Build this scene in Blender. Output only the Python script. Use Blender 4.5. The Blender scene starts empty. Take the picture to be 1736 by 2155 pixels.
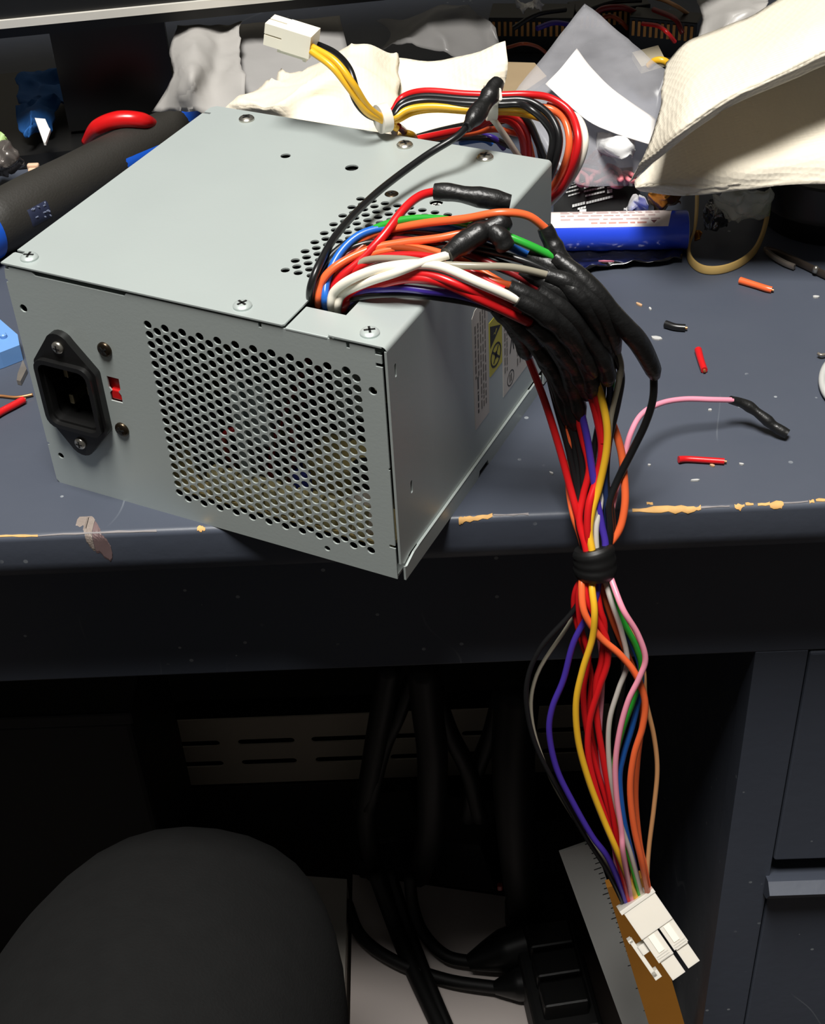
import bpy, bmesh, math, random
from mathutils import Vector, Matrix, noise
from mathutils.geometry import delaunay_2d_cdt
S = bpy.context.scene
COL = S.collection
R_ = random.Random(7)

# ------------------------------------------------------------------ camera
FPX, CX, CY = 3050.256, 868.0, 1077.5
CAM = Vector((0.01650008, -0.41537026, 0.33950554))
CR = Vector((0.99885376, -0.00767436, -0.04724681))
CD = Vector((-0.04154017, -0.62939395, -0.7759753))
CF = Vector((-0.02378174, 0.77704849, -0.62899131))
cam = bpy.data.cameras.new('camera')
cam.sensor_fit = 'VERTICAL'; cam.sensor_height = 36.0; cam.sensor_width = 36.0
cam.lens = FPX / 2155.0 * 36.0
cam.clip_start = 0.01; cam.clip_end = 50
camo = bpy.data.objects.new('camera', cam); COL.objects.link(camo)
camo.matrix_world = Matrix(((CR.x, -CD.x, -CF.x, CAM.x), (CR.y, -CD.y, -CF.y, CAM.y), (CR.z, -CD.z, -CF.z, CAM.z), (0, 0, 0, 1)))
S.camera = camo

# ------------------------------------------------------------------ world, lamp, exposure
w = bpy.data.worlds.new('room_light'); S.world = w; w.use_nodes = True
w.node_tree.nodes['Background'].inputs[0].default_value = (1.0, 0.96, 0.9, 1)
w.node_tree.nodes['Background'].inputs[1].default_value = 0.042
la = bpy.data.lights.new('ceiling_lamp', 'AREA'); la.shape = 'RECTANGLE'; la.size = 0.5; la.size_y = 0.65
la.energy = 69; la.color = (1.0, 0.975, 0.93)
lo = bpy.data.objects.new('ceiling_lamp', la); COL.objects.link(lo)
lo.location = (-0.12, -0.47, 1.9)
lo.rotation_euler = (Vector((0.0, 0.1, 0)) - Vector(lo.location)).to_track_quat('-Z', 'Y').to_euler()
S.view_settings.view_transform = 'Standard'; S.view_settings.look = 'None'
S.view_settings.exposure = 0.0; S.view_settings.gamma = 1.0; S.view_settings.use_curve_mapping = False

# ------------------------------------------------------------------ helpers
def ray(px, py):
    return CR * ((px - CX) / FPX) + CD * ((py - CY) / FPX) + CF
def az(px, py, z):            # point of the room seen at a pixel, at height z (mm)
    d = ray(px, py); return CAM + d * ((z / 1000.0 - CAM.z) / d.z)
def ay(px, py, y):            # the same on the upright plane at distance y (mm)
    d = ray(px, py); return CAM + d * ((y / 1000.0 - CAM.y) / d.y)

def lin(c):
    def f(v):
        v /= 255.0
        return v / 12.92 if v <= 0.04045 else ((v + 0.055) / 1.055) ** 2.4
    return (f(c[0]), f(c[1]), f(c[2]), 1.0)
MATS = {}
def pm(name, rgb, rough=0.5, metal=0.0, var=0.12, scale=60, bump=0.0, bscale=300, spec=0.5, coat=0.0, alpha=1.0, trans=0.0, sss=0.0, emit=0.0):
    if name in MATS: return MATS[name]
    m = bpy.data.materials.new(name); m.use_nodes = True
    nt = m.node_tree; b = nt.nodes['Principled BSDF']
    tc = nt.nodes.new('ShaderNodeTexCoord')
    n = nt.nodes.new('ShaderNodeTexNoise'); n.inputs['Scale'].default_value = scale; n.inputs['Detail'].default_value = 4
    nt.links.new(tc.outputs['Object'], n.inputs['Vector'])
    mx = nt.nodes.new('ShaderNodeMix'); mx.data_type = 'RGBA'
    c = lin(rgb); lo_ = 1 - var; hi = 1 + var
    mx.inputs[6].default_value = (c[0]*lo_, c[1]*lo_, c[2]*lo_, 1); mx.inputs[7].default_value = (min(c[0]*hi,1), min(c[1]*hi,1), min(c[2]*hi,1), 1)
    nt.links.new(n.outputs[0], mx.inputs[0]); nt.links.new(mx.outputs[2], b.inputs['Base Color'])
    b.inputs['Roughness'].default_value = rough; b.inputs['Metallic'].default_value = metal
    b.inputs['Specular IOR Level'].default_value = spec
    if coat: b.inputs['Coat Weight'].default_value = coat; b.inputs['Coat Roughness'].default_value = 0.15
    if trans: b.inputs['Transmission Weight'].default_value = trans
    if sss:
        b.inputs['Subsurface Weight'].default_value = sss; b.inputs['Subsurface Radius'].default_value = (1, 0.9, 0.8); b.inputs['Subsurface Scale'].default_value = 0.003
    b.inputs['Alpha'].default_value = alpha
    if bump:
        n2 = nt.nodes.new('ShaderNodeTexNoise'); n2.inputs['Scale'].default_value = bscale; n2.inputs['Detail'].default_value = 3
        nt.links.new(tc.outputs['Object'], n2.inputs['Vector'])
        bp = nt.nodes.new('ShaderNodeBump'); bp.inputs['Strength'].default_value = bump; bp.inputs['Distance'].default_value = 0.001
        nt.links.new(n2.outputs[0], bp.inputs['Height']); nt.links.new(bp.outputs[0], b.inputs['Normal'])
    MATS[name] = m
    return m

def tag(o, label=None, cat=None, group=None, kind=None):
    if label: o['label'] = label
    if cat: o['category'] = cat
    if group: o['group'] = group
    if kind: o['kind'] = kind
    return o
def thing(name, label, cat, loc=(0, 0, 0), rotz=0.0, group=None):
    o = bpy.data.objects.new(name, None); COL.objects.link(o)
    o.empty_display_size = 0.01; o.location = loc; o.rotation_euler = (0, 0, rotz)
    return tag(o, label, cat, group)
def rootloc(p):
    v = Vector((0, 0, 0))
    while p is not None: v += Vector(p.location); p = p.parent
    return v
def mk(name, vf, m, parent=None, smooth=False, local=False, sharp=None):
    """one mesh object; verts in room coordinates unless local (then in the parent's)"""
    vs, fs = vf[0], vf[1]
    me = bpy.data.meshes.new(name)
    o = bpy.data.objects.new(name, me); COL.objects.link(o)
    vs = [Vector(v) for v in vs]
    if parent is not None:
        o.parent = parent
        if not local:
            off = rootloc(parent); vs = [v - off for v in vs]
    elif not local:
        xs = [v.x for v in vs]; ys = [v.y for v in vs]; zs = [v.z for v in vs]
        off = Vector(((min(xs)+max(xs))/2, (min(ys)+max(ys))/2, min(zs)))
        o.location = off; vs = [v - off for v in vs]
    me.from_pydata([tuple(v) for v in vs], [], fs)
    ms = m if isinstance(m, (list, tuple)) else [m]
    for q in ms: me.materials.append(q)
    if len(vf) > 2:
        me.polygons.foreach_set('material_index', vf[2])
    if smooth:
        me.polygons.foreach_set('use_smooth', [True] * len(me.polygons))
        if sharp is not None: me.set_sharp_from_angle(angle=math.radians(sharp))
    me.validate(); me.update()
    return o
def join(*parts):
    vs, fs, mi = [], [], []
    for p in parts:
        n = len(vs); vs += list(p[0]); fs += [tuple(i + n for i in f) for f in p[1]]
        mi += list(p[2]) if len(p) > 2 else [0] * len(p[1])
    return vs, fs, mi
def setm(p, i): return p[0], p[1], [i] * len(p[1])
def xf(p, fn): return ([fn(*v) for v in p[0]],) + tuple(p[1:])
def box(c, s, bev=0.0, M=None):
    bm = bmesh.new(); bmesh.ops.create_cube(bm, size=1.0)
    for v in bm.verts: v.co = Vector((v.co.x*s[0], v.co.y*s[1], v.co.z*s[2]))
    if bev: bmesh.ops.bevel(bm, geom=list(bm.edges), offset=bev, segments=2, affect='EDGES', profile=0.5)
    if M is not None: bmesh.ops.transform(bm, matrix=M, verts=bm.verts)
    for v in bm.verts: v.co += Vector(c)
    bm.verts.index_update()
    r = ([v.co.copy() for v in bm.verts], [tuple(v.index for v in f.verts) for f in bm.faces]); bm.free()
    return r
def lathe(prof, n=20, M=None, o=(0, 0, 0)):
    """profile of (radius, height) about z"""
    vs, fs = [], []
    for r, h in prof:
        for k in range(n):
            a = 2*math.pi*k/n; v = Vector((r*math.cos(a), r*math.sin(a), h))
            if M is not None: v = M @ v
            vs.append(v + Vector(o))
    for i in range(len(prof)-1):
        for k in range(n):
            a, b = i*n+k, i*n+(k+1) % n
            fs.append((a, b, b+n, a+n))
    fs.append(tuple(range(n-1, -1, -1))); fs.append(tuple((len(prof)-1)*n+k for k in range(n)))
    return vs, fs
def spline(pts, per=8, closed=False):
    P = [Vector(p) for p in pts]; out = []; n = len(P)
    if n == 2: return [P[0].lerp(P[1], i/per) for i in range(per+1)]
    rng = n if closed else n-1
    for i in range(rng):
        p1, p2 = P[i % n], P[(i+1) % n]
        p0 = P[(i-1) % n] if (closed or i > 0) else p1*2-p2
        p3 = P[(i+2) % n] if (closed or i+2 < n) else p2*2-p1
        for k in range(per):
            t = k/per; t2 = t*t; t3 = t2*t
            out.append(0.5*((2*p1) + (p2-p0)*t + (2*p0-5*p1+4*p2-p3)*t2 + (3*p1-p0-3*p2+p3)*t3))
    if not closed: out.append(P[-1])
    return out
def tube(pts, r, per=8, sides=8, closed=False, radii=None, flat=None, raw=False):
    """round (or flat=(wide, thin)) tube along a smooth curve; radii: list at control points"""
    C = list(map(Vector, pts)) if raw else spline(pts, per, closed)
    n = len(C)
    def rad(i):
        if radii is None: return r
        t = i/(n-1)*(len(radii)-1); k = min(int(t), len(radii)-2); return radii[k]*(1-(t-k)) + radii[k+1]*(t-k)
    T = []
    for i in range(n):
        a = C[(i-1) % n] if (closed or i > 0) else C[i]; b = C[(i+1) % n] if (closed or i < n-1) else C[i]
        d = b-a; T.append(d.normalized() if d.length > 1e-9 else Vector((0, 0, 1)))
    N = T[0].orthogonal().normalized()
    if flat: 
        N = Vector((0, 0, 1)); N = (N - T[0]*N.dot(T[0])).normalized()
    vs, fs = [], []
    for i in range(n):
        if flat and len(flat) > 2 and flat[2]: N = Vector((0, 0, 1))
        N = (N - T[i]*N.dot(T[i])); N = N.normalized() if N.length > 1e-6 else T[i].orthogonal().normalized()
        B = T[i].cross(N); q = rad(i)
        for k in range(sides):
            a = 2*math.pi*(k+0.5)/sides
            if flat: vs.append(C[i] + N*math.copysign(flat[0]*q, math.cos(a))*(abs(math.cos(a))**0.4) + B*math.copysign(flat[1]*q, math.sin(a))*(abs(math.sin(a))**0.4))
            else: vs.append(C[i] + (N*math.cos(a) + B*math.sin(a))*q)
    m = n if closed else n-1
    for i in range(m):
        for k in range(sides):
            a, b = i*sides+k, i*sides+(k+1) % sides
            c, d = ((i+1) % n)*sides+(k+1) % sides, ((i+1) % n)*sides+k
            fs.append((a, b, c, d))
    if not closed:
        fs.append(tuple(range(sides-1, -1, -1))); fs.append(tuple((n-1)*sides+k for k in range(sides)))
    return vs, fs
def circ(x, y, r, n=14, ph=0.0): return [(x+r*math.cos(2*math.pi*k/n+ph), y+r*math.sin(2*math.pi*k/n+ph)) for k in range(n)]
def rect(x0, y0, x1, y1): return [(x0, y0), (x1, y0), (x1, y1), (x0, y1)]
def rrect(x0, y0, x1, y1, r, n=4):
    o = []
    for cx, cy, a0 in ((x1-r, y1-r, 0), (x0+r, y1-r, 90), (x0+r, y0+r, 180), (x1-r, y0+r, 270)):
        for k in range(n+1):
            a = math.radians(a0+90*k/n); o.append((cx+r*math.cos(a), cy+r*math.sin(a)))
    return o
def plate(outer, holes, t):
    """flat sheet with real holes: (u, v, w) with w from 0 to -t"""
    loops = [outer] + list(holes); P = []; E = []; own = []
    for li, L_ in enumerate(loops):
        n0 = len(P); P += [Vector((a, b)) for a, b in L_]; own += [li]*len(L_)
        E += [(n0+i, n0+(i+1) % len(L_)) for i in range(len(L_))]
    ov, oe, of0, ovi, oei, ofi = delaunay_2d_cdt(P, E, [], 0, 1e-7)
    vo = [own[i[0]] if i else -1 for i in ovi]
    def inside(pt, poly):
        c = False; n = len(poly)
        for i in range(n):
            x1, y1 = poly[i]; x2, y2 = poly[(i+1) % n]
            if (y1 > pt[1]) != (y2 > pt[1]) and pt[0] < (x2-x1)*(pt[1]-y1)/(y2-y1)+x1: c = not c
        return c
    of = []
    for f in of0:
        l = vo[f[0]]
        if all(vo[i] == l for i in f):
            q = (sum(ov[i].x for i in f)/len(f), sum(ov[i].y for i in f)/len(f))
            if l == 0:
                if not inside(q, outer): continue
            elif l > 0 and inside(q, loops[l]): continue
        of.append(f)
    nv = len(ov)
    vs = [(v.x, v.y, 0.0) for v in ov] + [(v.x, v.y, -t) for v in ov]
    fs = []
    cnt = {}
    for f in of:
        f = tuple(f)
        A = sum(ov[f[i]].x*ov[f[(i+1) % len(f)]].y - ov[f[(i+1) % len(f)]].x*ov[f[i]].y for i in range(len(f)))
        if A < 0: f = f[::-1]
        fs.append(f); fs.append(tuple(i+nv for i in f[::-1]))
        for i in range(len(f)):
            e = (f[i], f[(i+1) % len(f)]); cnt[e] = cnt.get(e, 0)+1
    for (a, b) in list(cnt):
        if (b, a) not in cnt: fs.append((b, a, a+nv, b+nv))
    return vs, fs
def patch(rows, nu=6, nv=6, amp=0.0, freq=30.0, seed=0, thick=0.0004):
    """crumpled sheet through a net of room points, with thickness"""
    A = [spline(r, nu) for r in rows]
    cols = [spline([A[i][j] for i in range(len(A))], nv) for j in range(len(A[0]))]
    W, Hh = len(cols), len(cols[0])
    V = [[cols[j][i].copy() for j in range(W)] for i in range(Hh)]
    if amp:
        for i in range(Hh):
            for j in range(W):
                p = V[i][j]*freq + Vector((seed*7.3, seed*3.1, 0))
                q = noise.noise_vector(p)*1.0 + noise.noise_vector(p*2.3)*0.45
                # ridged creases
                rd = (1-abs(noise.noise(p*1.3)))**3
                V[i][j] = V[i][j] + q*amp + Vector((0, -0.3, 1))*(rd*amp*0.8)
    nrm = [[None]*W for _ in range(Hh)]
    for i in range(Hh):
        for j in range(W):
            du = V[i][min(j+1, W-1)]-V[i][max(j-1, 0)]; dv = V[min(i+1, Hh-1)][j]-V[max(i-1, 0)][j]
            n = du.cross(dv)
            if n.z < 0: n = -n
            nrm[i][j] = n.normalized() if n.length > 1e-12 else Vector((0, 0, 1))
    vs = [V[i][j] for i in range(Hh) for j in range(W)]
    N = len(vs)
    vs += [V[i][j]-nrm[i][j]*thick for i in range(Hh) for j in range(W)]
    fs = []
    for i in range(Hh-1):
        for j in range(W-1):
            a = i*W+j; fs.append((a, a+1, a+W+1, a+W)); fs.append((a+N, a+W+N, a+W+1+N, a+1+N))
    ring = [j for j in range(W)] + [i*W+W-1 for i in range(1, Hh)] + [(Hh-1)*W+j for j in range(W-2, -1, -1)] + [i*W for i in range(Hh-2, 0, -1)]
    for k in range(len(ring)):
        a, b = ring[k], ring[(k+1) % len(ring)]; fs.append((b, a, a+N, b+N))
    return vs, fs
def copytree(o, parent=None):
    c = o.copy(); COL.objects.link(c); c.parent = parent
    for ch in list(o.children): copytree(ch, c)
    return c

# ------------------------------------------------------------------ the desk and the room under it
def navy_material():
    m = bpy.data.materials.new('worn_navy_paint'); m.use_nodes = True; nt = m.node_tree; b = nt.nodes['Principled BSDF']
    tc = nt.nodes.new('ShaderNodeTexCoord')
    def nz(s, det=4, vec=None):
        n = nt.nodes.new('ShaderNodeTexNoise'); n.inputs['Scale'].default_value = s; n.inputs['Detail'].default_value = det
        nt.links.new(vec or tc.outputs['Object'], n.inputs['Vector']); return n
    def ramp(src, a, c):
        r = nt.nodes.new('ShaderNodeMapRange'); r.inputs[1].default_value = a; r.inputs[2].default_value = c; nt.links.new(src, r.inputs[0]); return r.outputs[0]
    def mixc(fac, c0, c1):
        x = nt.nodes.new('ShaderNodeMix'); x.data_type = 'RGBA'; nt.links.new(fac, x.inputs[0])
        for s, i in ((c0, 6), (c1, 7)):
            if isinstance(s, tuple): x.inputs[i].default_value = s
            else: nt.links.new(s, x.inputs[i])
        return x.outputs[2]
    base = mixc(nz(9, 5).outputs[0], lin((64, 70, 83)), lin((77, 82, 93)))
    # dust specks
    v = nt.nodes.new('ShaderNodeTexVoronoi'); v.inputs['Scale'].default_value = 95; nt.links.new(tc.outputs['Object'], v.inputs['Vector'])
    lt = nt.nodes.new('ShaderNodeMath'); lt.operation = 'LESS_THAN'; lt.inputs[1].default_value = 0.085; nt.links.new(v.outputs['Distance'], lt.inputs[0])
    keep = ramp(nz(35, 2).outputs[0], 0.52, 0.6)
    mu = nt.nodes.new('ShaderNodeMath'); mu.operation = 'MULTIPLY'; nt.links.new(lt.outputs[0], mu.inputs[0]); nt.links.new(keep, mu.inputs[1])
    c1 = mixc(mu.outputs[0], base, lin((140, 145, 150)))
    # hairline scratches
    wv = nt.nodes.new('ShaderNodeTexWave'); wv.inputs['Scale'].default_value = 6; wv.inputs['Distortion'].default_value = 14; wv.inputs['Detail'].default_value = 2; wv.inputs['Detail Scale'].default_value = 0.9
    nt.links.new(tc.outputs['Object'], wv.inputs['Vector'])
    s1 = ramp(wv.outputs['Fac'], 0.9985, 1.0); k2 = ramp(nz(14, 2).outputs[0], 0.6, 0.7)
    mu2 = nt.nodes.new('ShaderNodeMath'); mu2.operation = 'MULTIPLY'; nt.links.new(s1, mu2.inputs[0]); nt.links.new(k2, mu2.inputs[1])
    c2 = mixc(mu2.outputs[0], c1, lin((105, 110, 118)))
    nt.links.new(c2, b.inputs['Base Color'])
    nt.links.new(ramp(nz(22, 4).outputs[0], -0.6, 1.6), b.inputs['Roughness'])
    b.inputs['Specular IOR Level'].default_value = 0.4
    bp = nt.nodes.new('ShaderNodeBump'); bp.inputs['Strength'].default_value = 0.12; bp.inputs['Distance'].default_value = 0.0008
    nt.links.new(nz(160, 3).outputs[0], bp.inputs['Height']); nt.links.new(bp.outputs[0], b.inputs['Normal'])
    return m
NAVY = navy_material()
CHIPW = pm('bare_wood', (214, 166, 100), 0.7, var=0.25, scale=200)
desk = thing('desk', 'dark navy painted desk with a worn rounded front edge', 'desk', (0, 0.3, -0.72))
# top slab with a bullnose, extruded along x
prof = [(0.60, 0.0), (0.0015, 0.0)]
for k in range(1, 7):
    a = math.radians(90*k/6); prof.append((0.0015 - 0.0025*math.sin(a), -0.0025 + 0.0025*math.cos(a)))
prof.append((-0.0012, -0.013))
for k in range(1, 8):
    a = math.radians(90*k/7); prof.append((0.0128 - 0.014*math.cos(a), -0.013 - 0.013*math.sin(a)))
prof.append((0.60, -0.026))
def extrude_x(prof, x0, x1):
    n = len(prof); vs = [(x0, y, z) for y, z in prof] + [(x1, y, z) for y, z in prof]
    fs = [(i, (i+1) % n, (i+1) % n + n, i+n) for i in range(n)] + [tuple(range(n-1, -1, -1)), tuple(range(n, 2*n))]
    return vs, fs
mk('desk_top', extrude_x(prof, -0.55, 0.62), NAVY, desk, smooth=True, sharp=35)
AY = 0.035
mk('apron', box((0.04, AY+0.010, -0.0693), (1.124, 0.018, 0.0866), 0.0008), NAVY, desk)
# pedestal on the right: face frame, side, drawers
mk('side_panel', box((0.158, 0.30, -0.414), (0.018, 0.50, 0.602), 0.001), NAVY, desk)
mk('face_frame', join(box((0.1598, AY+0.010, -0.4145), (0.023, 0.018, 0.6037), 0.0003),
                      box((0.385, AY+0.010, -0.695), (0.44, 0.018, 0.04), 0.001)), NAVY, desk)
# upper drawer front ends at its finger gap; lower drawer has a pulled lip and a bare wood edge
mk('drawer', box((0.396, AY+0.0095, -0.1862), (0.448, 0.018, 0.145), 0.0012), NAVY, desk)
dr = mk('drawer', box((0.396, AY+0.0095, -0.476), (0.448, 0.018, 0.405), 0.0012), NAVY, desk)
lipp = [(AY+0.004, -0.2725), (AY-0.004, -0.2695), (AY-0.010, -0.273), (AY-0.0055, -0.2815), (AY+0.002, -0.286)]
mk('pull_lip', extrude_x(lipp, 0.1695, 0.60), NAVY, dr, smooth=True, sharp=40)
mk('drawer_side', box((0.400, AY+0.026, -0.272), (0.436, 0.012, 0.011), 0.0008), CHIPW, dr)
mk('left_panel', box((-0.51, 0.29, -0.385), (0.018, 0.56, 0.66), 0.001), NAVY, desk)
# worn spots on the edge: bare wood where the paint has gone
CHIP2 = pm('grey_scuff', (128, 122, 122), 0.6, var=0.2, scale=150)
def edgepoint(x, s):
    """s: mm along the bullnose from the flat top (negative = on the flat)"""
    if s <= 0: return Vector((x, 0.0015 - s/1000.0, 0.0)), Vector((0, 0, 1))
    a = s/2.5
    if a < math.pi/2: return Vector((x, 0.0015-0.0025*math.sin(a), -0.0025+0.0025*math.cos(a))), Vector((0, -math.sin(a), math.cos(a)))
    s -= 3.927
    if s < 10.5: return Vector((x, -0.001-0.0002*s/10.5, -0.0025-s/1000.0)), Vector((0, -1, 0))
    a = min(1.5, (s-10.5)/13.5); return Vector((x, 0.0128-0.014*math.cos(a), -0.013-0.013*math.sin(a))), Vector((0, -math.cos(a), -math.sin(a)))
def pix_edge(px, py):
    best = None
    for i in range(-80, 230):
        p, n = edgepoint(0, i/10.0)
        q = ay(px, py, p.y*1000)
        d = abs(q.z-p.z)
        if best is None or d < best[0]: best = (d, i/10.0, q.x)
    return best[2], best[1]
def chip(name, pl, m, rnd=0.25):
    """pl: list of (px, top py, bottom py) along a strip that hugs the edge"""
    vs, fs = [], []; L = []
    for i in range(len(pl)-1):
        for k in range(3): 
            t = k/3; L.append(tuple(pl[i][c]*(1-t)+pl[i+1][c]*t for c in range(3)))
    L.append(pl[-1])
    for px, p0, p1 in L:
        x, s0 = pix_edge(px, p0+R_.uniform(-1, 1)*rnd*(p1-p0)); _, s1 = pix_edge(px, p1+R_.uniform(-1, 1)*rnd*(p1-p0))
        for k in range(13):
            p, n = edgepoint(x, s0+(s1-s0)*k/12); vs.append(p+n*(0.00022 if 0 < k < 12 else 0.00005))
    n = len(L)
    for i in range(n-1):
        for k in range(12):
            a = i*13+k; fs.append((a, a+1, a+14, a+13))
    return mk(name, (vs, fs), m, desk)
chip('worn_edge', [(1330, 1071, 1079), (1375, 1068, 1080), (1420, 1066, 1080), (1460, 1065, 1078), (1474, 1064, 1075)], CHIPW)
chip('worn_edge', [(1474, 1066, 1070), (1510, 1065, 1068), (1535, 1064, 1067)], CHIP2)
chip('worn_edge', [(1545, 1061, 1070), (1557, 1061, 1074), (1566, 1061, 1066)], CHIPW)
chip('worn_edge', [(1568, 1059, 1064), (1585, 1058, 1064)], CHIPW)
chip('worn_edge', [(1594, 1059, 1065), (1618, 1057, 1063), (1620, 1057, 1070), (1640, 1057, 1073), (1648, 1057, 1063)], CHIPW)
chip('worn_edge', [(1648, 1058, 1061), (1700, 1054, 1057)], CHIP2)
chip('worn_edge', [(1702, 1053, 1060), (1712, 1052, 1059)], CHIPW)
chip('worn_edge', [(1716, 1051, 1056), (1736, 1049, 1055)], CHIPW)
chip('worn_edge', [(1360, 1057, 1062), (1373, 1056, 1062)], CHIPW)
chip('worn_edge', [(965, 1091, 1104), (972, 1090, 1106), (980, 1089, 1098), (1005, 1086, 1097), (1036, 1080, 1088)], CHIPW)
chip('worn_edge', [(1038, 1083, 1087), (1080, 1082, 1085), (1112, 1079, 1084)], CHIP2)
chip('worn_edge', [(415, 1108, 1117), (424, 1107, 1119), (432, 1109, 1115)], CHIPW)
chip('worn_edge', [(0, 1126, 1130), (40, 1126, 1131), (80, 1124, 1129)], CHIPW)
chip('worn_edge', [(80, 1126, 1129), (160, 1121, 1125), (250, 1117, 1121), (330, 1115, 1119)], CHIP2)
GLUE = pm('dried_glue', (140, 128, 120), 0.55, var=0.25, scale=120, bump=0.4, bscale=500)
chip('worn_edge', [(163, 1093, 1106), (168, 1038, 1108), (172, 1036, 1116), (178, 1046, 1126), (184, 1070, 1140), (192, 1086, 1150), (200, 1095, 1160)], GLUE, 0.05)
chip('worn_edge', [(200, 1096, 1160), (206, 1104, 1166), (213, 1122, 1176), (221, 1132, 1181), (228, 1140, 1178), (233, 1148, 1165)], pm('dried_glue_dark', (112, 92, 92), 0.55, var=0.3, scale=120), 0.05)
# room surfaces below
FLOORM = pm('shaded_floor', (58, 50, 46), 0.5, var=0.06, scale=8)  # darkened in colour for shade under the person, limiting bounce light
tag(mk('floor', box((0, -0.3, -0.73), (3.0, 3.0, 0.02)), FLOORM), kind='structure')
WALLM = pm('under_desk_wall', (92, 88, 78), 0.8, var=0.12, scale=6)
tag(mk('wall_back', box((0, 0.66, 0.3), (3.0, 0.03, 2.1)), WALLM), kind='structure')
# ------------------------------------------------------------------ the power supply
PH = 96.85; PD = 139.2
PSU_L = Vector((-0.13464896, 0.03200804, 0)); PYAW = math.radians(-26.14787)
ca, sa = math.cos(PYAW), math.sin(PYAW)
pc = PSU_L + Vector((ca*0.075 - sa*PD/2000, sa*0.075 + ca*PD/2000, 0))
psu = thing('power_supply', 'grey steel computer power supply with perforated front and mains socket', 'power supply', pc, PYAW)
def L(x, y, z): return ((x-75)/1000.0, (y-PD/2)/1000.0, z/1000.0)
def PW(x, y, z):              # power supply millimetres -> room
    a = L(x, y, z); return Vector((pc.x + ca*a[0]-sa*a[1], pc.y + sa*a[0]+ca*a[1], a[2]))
def steel(name, rgb=(188, 197, 195), rough=0.42):
    m = bpy.data.materials.new(name); m.use_nodes = True; nt = m.node_tree; b = nt.nodes['Principled BSDF']
    tc = nt.nodes.new('ShaderNodeTexCoord')
    n = nt.nodes.new('ShaderNodeTexNoise'); n.inputs['Scale'].default_value = 22; n.inputs['Detail'].default_value = 6; nt.links.new(tc.outputs['Object'], n.inputs['Vector'])
    x = nt.nodes.new('ShaderNodeMix'); x.data_type = 'RGBA'; c = lin(rgb)
    x.inputs[6].default_value = (c[0]*.95, c[1]*.95, c[2]*.95, 1); x.inputs[7].default_value = (c[0]*1.05, c[1]*1.05, c[2]*1.04, 1)
    nt.links.new(n.outputs[0], x.inputs[0]); nt.links.new(x.outputs[2], b.inputs['Base Color'])
    b.inputs['Metallic'].default_value = 0.35; b.inputs['Roughness'].default_value = rough
    n2 = nt.nodes.new('ShaderNodeTexNoise'); n2.inputs['Scale'].default_value = 900; nt.links.new(tc.outputs['Object'], n2.inputs['Vector'])
    bp = nt.nodes.new('ShaderNodeBump'); bp.inputs['Strength'].default_value = 0.05; bp.inputs['Distance'].default_value = 0.0004
    nt.links.new(n2.outputs[0], bp.inputs['Height']); nt.links.new(bp.outputs[0], b.inputs['Normal'])
    return m
STEEL = steel('galvanised_steel')
BRIGHT = pm('bright_screw_steel', (190, 186, 176), 0.28, 0.9, var=0.1, scale=200)
DARKST = pm('dark_screw_steel', (70, 60, 48), 0.3, 0.9, var=0.2, scale=200)
BLACKP = pm('black_plastic', (20, 20, 20), 0.38, var=0.2, scale=80)
DARK = pm('recess_black', (8, 8, 8), 0.7, var=0.2)
REDP = pm('red_plastic', (200, 22, 24), 0.4, var=0.1)
# front panel with the 24 x 19 hole grid
out = [(1.2, 0), (147.9, 0), (147.9, 14), (145.6, 14), (145.6, 15.3), (147.9, 15.3), (147.9, 48), (147.5, 48), (147.5, 49), (147.9, 49), (147.9, 88.8), (145.6, 88.8), (145.6, 90.2), (147.9, 90.2),
       (147.9, 93.2), (145.6, 93.2), (145.6, 95.3), (136.7, 95.3), (136.7, 93.3), (135.5, 93.3), (135.5, 95.3), (129.0, 95.3), (129.0, 95.3), (113.4, 95.3), (104.6, 95.3), (104.6, 93.6), (103.4, 93.6), (103.4, 95.3), (52, 95.3), (51, 94.0), (13.8, 94.0), (12.6, 95.3),
       (2.6, 95.3), (2.6, 94.2), (0.6, 94.2), (0.0, 90.2), (0.8, 90.0), (0.8, 89.0), (0, 88.8), (0.0, 19.3), (0.9, 19.2), (0.9, 18.2), (0, 18.0), (0.0, 1.5)]
o2 = []
for q in out:
    if not o2 or q != o2[-1]: o2.append(q)
holes = []
for i in range(24):
    for j in range(19):
        x = 58.6 + 3.457*i; z = (84.5 if i % 2 == 0 else 82.45) - 4.02*j
        holes.append(circ(x, z, 1.6, 12))
holes += [circ(143.8, 79, 1.55), circ(4.9, 79.2, 1.6), circ(5.2, 14.1, 1.35), circ(120.2, 5.1, 1.2),
          [(36.0, 58.2), (36.0, 53.4), (37.0, 52.2), (36.0, 51.2), (35.8, 47.6), (40.8, 47.6), (40.9, 51.0), (39.9, 52.4), (41.0, 53.6), (41.2, 58.2)][::-1], rect(8, 33, 31, 61)]
fp = mk('front_panel', xf(plate(o2, holes, 0.6), lambda u, v, w_: L(u, -w_, v)), STEEL, psu, local=True)
# nut plates right behind the small corner holes
# chassis: left side, back, bottom
mk('chassis', join(box(L(0.5, PD/2+0.6, 47.5), (0.001, (PD-1.4)/1000, 0.094)), box(L(74, PD-0.5, 47.5), (0.147, 0.001, 0.094)), box(L(74, PD/2, 0.5), (0.147, (PD-2.2)/1000, 0.001)),
     box(L(75, 3.2, 93.2), (0.144, 0.0042, 0.0008)) ), STEEL, psu, local=True)
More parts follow.
